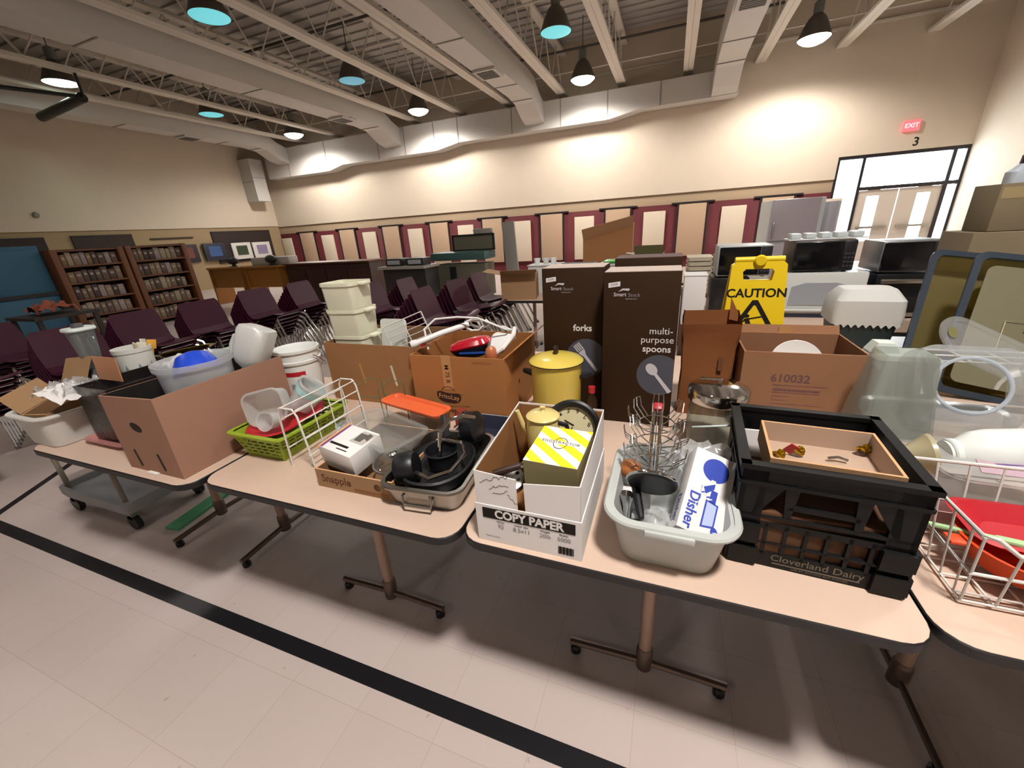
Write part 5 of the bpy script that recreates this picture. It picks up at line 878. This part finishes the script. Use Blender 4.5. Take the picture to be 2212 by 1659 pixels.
# black framed notice board on a teal cart, grey slab, dark desk
t = thing('projector_cart', 'cart with a teal top edge behind the chair stacks', 'cart', (-4.25, 8.2, 0)); TE = mat('teal_top', '#33524f', .5); MB().box((0, 0, 1.06), (1.3, .6, .16), TE, bev=.02).build('top_shelf', t); MB().box((0, .05, .55), (1.2, .5, .7), mat('olive_grey', '#5a5647', .6), bev=.01).build('cabinet', t); MB().box((-.15, -.25, .6), (.1, .1, .5), BLACK).build('dark_post', t)
for sx in (-1, 1):
    for sy in (-1, 1): MB().lathe([(0, 0), (.06, 0), (.06, .18), (0, .18)], BLACK, T(sx*.5, sy*.2, 0), n=12).build('caster', t)
t = thing('dark_panel', 'black framed grey board standing on the teal topped cart', 'board', (-4.02, 8.3, 1.145)); MB().box((0, 0, .17), (.92, .03, .28), mat('olive_board', '#63604f', .7)).build('panel', t); m = MB(); [m.box(c, s, BLACK) for c, s in (((0, -.01, .325), (1.0, .06, .03)), ((0, -.01, .015), (1.0, .06, .03)), ((-.485, -.01, .17), (.03, .06, .31)), ((.485, -.01, .17), (.03, .06, .31)))]; m.build('frame', t); MB().box((.25, 0, .39), (.42, .1, .1), mat('grey_top_box', '#8c8a82', .6), bev=.01).build('top_box', t)
m = MB(); m.box((0, 0, .84), (.28, .06, 1.66), mat('grey_slab', '#8b8883', .6), RY(-3), bev=.005); solo(m, 'grey_slab', 'grey panel leaning upright beside the teal topped cart', 'panel', (-3.22, 8.6, .02))
t = thing('desk', 'dark desk with two boxes behind the cream tubs', 'desk', (-5.0, 7.2, 0)); DK = mat('dark_desk', '#221d1c', .5); MB().box((0, 0, .95), (1.1, .6, .05), mat('pale_desk_top', '#8f8a80', .5)).build('desktop', t); MB().box((0, .05, .47), (1.0, .5, .9), DK).build('cabinet', t)
for k, x in enumerate((-.25, .25)): m = MB(); m.box((0, 0, .07), (.4, .3, .14), DK, bev=.01); m.box((0, -.152, .07), (.3, .004, .08), mat('grey_window', '#9aa0a8', .2)); solo(m, 'printer', ('left', 'right')[k] + ' dark printer on the dark desk behind the cream tubs', 'printer', (-5.0 + x, 7.2, .976))
# upright brown cabinet, wooden desks, bookcases, blue cabinet, posters
t = thing('sideboard', 'long dark brown sideboard behind the middle chair stacks', 'cabinet', (-8.0, 8.3, 0)); WD = mat('dark_brown_wood', '#3a1d14', .45, noise=.3, nscale=4); MB().box((0, 0, .52), (2.7, .6, 1.0), WD, bev=.01).build('cabinet_body', t); MB().box((0, -.02, 1.035), (2.76, .66, .035), mat('brown_wood_top', '#5a3020', .4)).build('top', t)
for k in range(4): MB().box((-1.0 + .66*k, -.305, .5), (.6, .02, .8), WD, bev=.006).build('door', t)
for k, (x, lb) in enumerate(((-11.6, 'left orange brown wooden desk behind the chair stacks'), (-10.15, 'right orange brown wooden desk next to the dark sideboard'))):
    t = thing('wooden_desk', lb, 'desk', (x, 8.2, 0)); OW = mat('orange_oak', '#9a6420', .5, noise=.2, nscale=5); MB().box((0, 0, 1.0), (1.35, .6, .05), OW, bev=.006).build('desktop', t); MB().box((0, -.22, .72), (1.25, .03, .5), OW).build('front_panel', t)
    for sx in (-1, 1): MB().box((sx*.62, 0, .49), (.05, .55, .97), OW).build('side_panel', t)
    m = MB(); m.sphere((0, 0, .16), .13, DK, n=14, sc=(1.3, 1, .8)); m.tube([(0, 0, -.0), (0, 0, .1)], .05, DK); m.lathe([(0, 0), (.14, 0), (.12, .02), (0, .03)], DK, n=18); solo(m, 'desk_fan', ('dark desk machine on the left wooden desk', 'dark desk machine on the right wooden desk')[k], 'machine', (x + .3, 8.05, 1.026))
m = MB(); m.box((0, 0, .1), (1.4, .3, .2), mat('white_counter_box', '#b5aea4', .6), bev=.01); solo(m, 'white_carton', 'long white carton on the right wooden desk', 'box', (-10.1, 8.35, 1.026))
BK = mat('bookcase_wood', '#6e4224', .55, noise=.2, nscale=5)
def bookcase(label, y0, y1, x, h):
    w = y1-y0; t = thing('bookcase', label, 'bookcase', X=T(x, (y0+y1)/2, 0) @ RZ(90)); 
    for s in (-1, 1): MB().box((s*(w/2-.05), .0, h/2), (.1, .36, h), BK, bev=.004).build('side_panel', t)
    MB().box((0, .17, h/2), (w-.2, .02, h), mat('bookcase_back', '#3c2a1c', .7)).build('back_panel', t)
    zs = [.1, .42, .74, 1.06, 1.38, h-.03]
    for z in zs: MB().box((0, 0, z), (w-.2, .34, .03), BK).build('shelf', t)
    return zs
r = random.Random(11); cols = ['#6d5a4a', '#84705f', '#54433a', '#8f8080', '#5f4c44', '#97876f', '#463632', '#7a6448', '#6a504a']
words = ('first', 'second', 'third', 'fourth', 'fifth', 'sixth', 'seventh', 'eighth', 'ninth', 'tenth', 'eleventh', 'twelfth'); rows = ('bottom', 'second', 'third', 'fourth', 'top')
for bi, (y0, y1, lab) in enumerate(((4.28, 5.43, 'left brown bookcase full of bound volumes at far left'), (5.47, 6.68, 'right brown bookcase beside the wooden desks at far left'))):
    zs = bookcase(lab, y0, y1, -11.0, 1.70)
    for si, z in enumerate(zs[:-1]):
        y = y0 + .13; k = 0
        while y < y1 - .22 and k < 9:
            w = r.uniform(.08, .12); h = r.uniform(.2, .26); m = MB(); c = r.choice(cols); m.box((0, 0, h/2), (.2, w-.008, h), mat('binder_' + c[1:], c, .7), bev=.003); m.box((.1005, 0, h*.65), (.001, w*.5, h*.2), mat('binder_label', '#9a9084', .8))
            solo(m, 'binder', f'{words[k]} volume from the left on the {rows[si]} shelf of the {("left", "right")[bi]} bookcase', 'book', (-10.98, y + w/2, z+.015), group='volumes in the bookcases'); y += w + .005; k += 1
t = thing('cabinet', 'blue cabinet at the far left edge beside the bookcases', 'cabinet', X=T(-11.2, 3.72, 0) @ RZ(90)); BL = mat('dusty_blue', '#2a5a74', .6); MB().box((0, 0, .9), (1.0, .4, 1.78), BL, bev=.01).build('cabinet_body', t); MB().box((0, -.21, 1.33), (.94, .02, .8), BL, bev=.01).build('upper_door', t); MB().box((0, -.21, .5), (.94, .02, .75), BL, bev=.01).build('lower_door', t); MB().box((0, -.225, .93), (1.0, .02, .06), BLACK).build('dark_rail', t)
m = MB(); crumple(m, .5, .4, mat('orange_cloth', '#86402a', .8), None, .07, 26, 31); solo(m, 'orange_cloth', 'heap of orange cloth in front of the blue cabinet', 'cloth', (-8.2, 3.0, .95), smooth=180)
t = thing('side_table', 'dark side table under the orange cloth', 'table', (-8.2, 3.0, 0)); MB().box((0, 0, .80), (.8, .7, .04), DK).build('tabletop', t)
for sx in (-1, 1):
    for sy in (-1, 1): MB().box((sx*.35, sy*.3, .39), (.05, .05, .78), DK).build('leg', t)
# flat dark panels give the shade of left wall recesses as colour; posters
DARKBROWN = mat('dark_brown_fill', '#2a1c18', .7)
for y0, y1, z0, z1, lb in ((5.2, 6.85, 1.7, 2.12, 'dark panel standing in for a recess at the far left of the left wall'), (7.46, 9.05, 1.65, 2.14, 'dark panel standing in for a recess above the bookcases on the left wall'), (11.75, 14.4, .95, 2.14, 'large dark panel standing in for an opening near the far left corner')):
    t = thing('dark_panel', lb, 'board', (XL, (y0+y1)/2, (z0+z1)/2)); MB().box((.03, 0, 0), (.05, y1-y0, z1-z0), DARKBROWN).build('panel', t); m = MB(); [m.box(c, s, BSTRIP) for c, s in (((.035, 0, (z1-z0)/2), (.06, y1-y0, .04)), ((.035, 0, -(z1-z0)/2), (.06, y1-y0, .04)))]; m.build('frame', t)
for y, z, c, c2, lb in ((12.8, 1.36, '#d4d2cc', '#3a4a32', 'white framed picture with a dark green field'), (13.75, 1.34, '#d4d2cc', '#9a8fae', 'white framed picture with a lavender drawing'), (10.6, 1.4, '#2d2732', '#7a4238', 'dark picture with a reddish shape'), (11.65, 1.4, '#262838', '#3c5f9a', 'dark picture with a blue shape')):
    t = thing('framed_picture', lb + ' on the left wall', 'picture', (XL + (.036 if y < 11 else .101), y, z)); MB().box((0, 0, 0), (.07, .86, .66), mat('mount_' + c[1:], c, .6), bev=.004).build('frame', t); MB().box((.037, 0, .02), (.006, .5, .38), mat('image_' + c2[1:], c2, .6, noise=.4, nscale=6)).build('image', t)
m = MB(); m.box((.02, 0, 0), (.04, 1.45, .05), DARKBROWN); solo(m, 'wall_rail', 'thin dark rail on the left wall between two dark panels', 'rail', (XL, 10.3, 1.975))
# ------------------------------------------------------------------ stacks of maroon chairs
SH = mat('maroon_chair_plastic', '#3a1226', .4, spec=.22); t0 = None
def make_chair():
    t = thing('stacking_chair', 'x', 'chair', (0, 0, -50)); m = MB(); prof = [(.23, .435, .40), (.2, .45, .44), (.1, .44, .45), (-.1, .425, .44), (-.19, .44, .44), (-.225, .5, .44), (-.25, .62, .45), (-.28, .76, .43), (-.285, .80, .38)]
    def ring(o): 
        out = []
        for x, z, w in prof: out.append([(x + o[0]*0, w/2*q, z + (.018*q*q if x > -.2 else 0) + (0)) for q in (-1, -.66, -.33, 0, .33, .66, 1)])
        return out
    a = ring((0, 0)); b = [[(x - (.008 if z > .5 else 0), y, z - (.008 if z < .5 else .0)) for x, y, z in rw] for rw in a]
    m.loft([ra + rb[::-1] for ra, rb in zip(a, b)], SH); m.build('seat_shell', t)
    for sy in (-1, 1):
        MB().tube([(.17, sy*.17, .425), (.215, sy*.21, .38), (.345, sy*.235, .02)], .013, CHROME).build('leg', t); MB().tube([(-.14, sy*.17, .42), (-.18, sy*.21, .38), (-.25, sy*.235, .02)], .013, CHROME).build('leg', t)
    m = MB(); [m.tube([(.17, sy*.17, .425), (-.14, sy*.17, .415)], .01, CHROME) for sy in (-1, 1)]; m.tube([(.17, -.17, .425), (.17, .17, .425)], .01, CHROME); m.tube([(-.14, -.17, .415), (-.14, .17, .415)], .01, CHROME); m.build('seat_frame', t)
    m = MB(); [m.lathe([(0, 0), (.016, 0), (.016, .03), (0, .03)], mat('grey_foot_cap', '#77756f', .4), T(x, y, 0), n=10) for x, y in ((.35, .235), (.35, -.235), (-.25, .235), (-.25, -.235))]; m.build('foot_caps', t)
    return t
chair = make_chair(); first = True
spots = [(-2.3, 3.55, 4, 7, 'nearest stack right of the cream tubs'), (-2.25, 4.2, -3, 7, 'second stack right of the cream tubs'), (-2.28, 4.85, 2, 7, 'third stack right of the cream tubs'), (-3.35, 4.0, -4, 7, 'stack just behind the cream tubs'), (-3.3, 4.75, 3, 6, 'stack farthest behind the cream tubs'),
         (-4.75, 4.25, 5, 7, 'farthest stack left of the cream tubs'), (-4.8, 3.6, 0, 7, 'second farthest stack left of the cream tubs'), (-4.9, 3.0, -3, 6, 'middle stack left of the cream tubs'), (-4.95, 2.4, 4, 6, 'stack behind the utensil bucket'), (-4.7, 1.75, -2, 6, 'stack behind the blender'), (-5.0, 1.1, 5, 7, 'nearest stack at the left edge'), (-5.9, 1.7, 10, 6, 'back stack at the left edge')]
ordn = ('bottom', 'second', 'third', 'fourth', 'fifth', 'sixth', 'seventh')
for x, y, rz, n, lb in spots:
    for k in range(n):
        X = T(x, y, 0) @ RZ(rz) @ T(.055*k, 0, .048*k) @ RY(-1.3*k)
        nm = 'top' if k == n-1 else ordn[k]
        L = f'{nm} maroon chair of the {lb}'
        if first: chair.matrix_world = X; chair['label'] = L; chair['group'] = 'maroon chair stacks'; first = False
        else: dup(chair, X, L, 'maroon chair stacks')
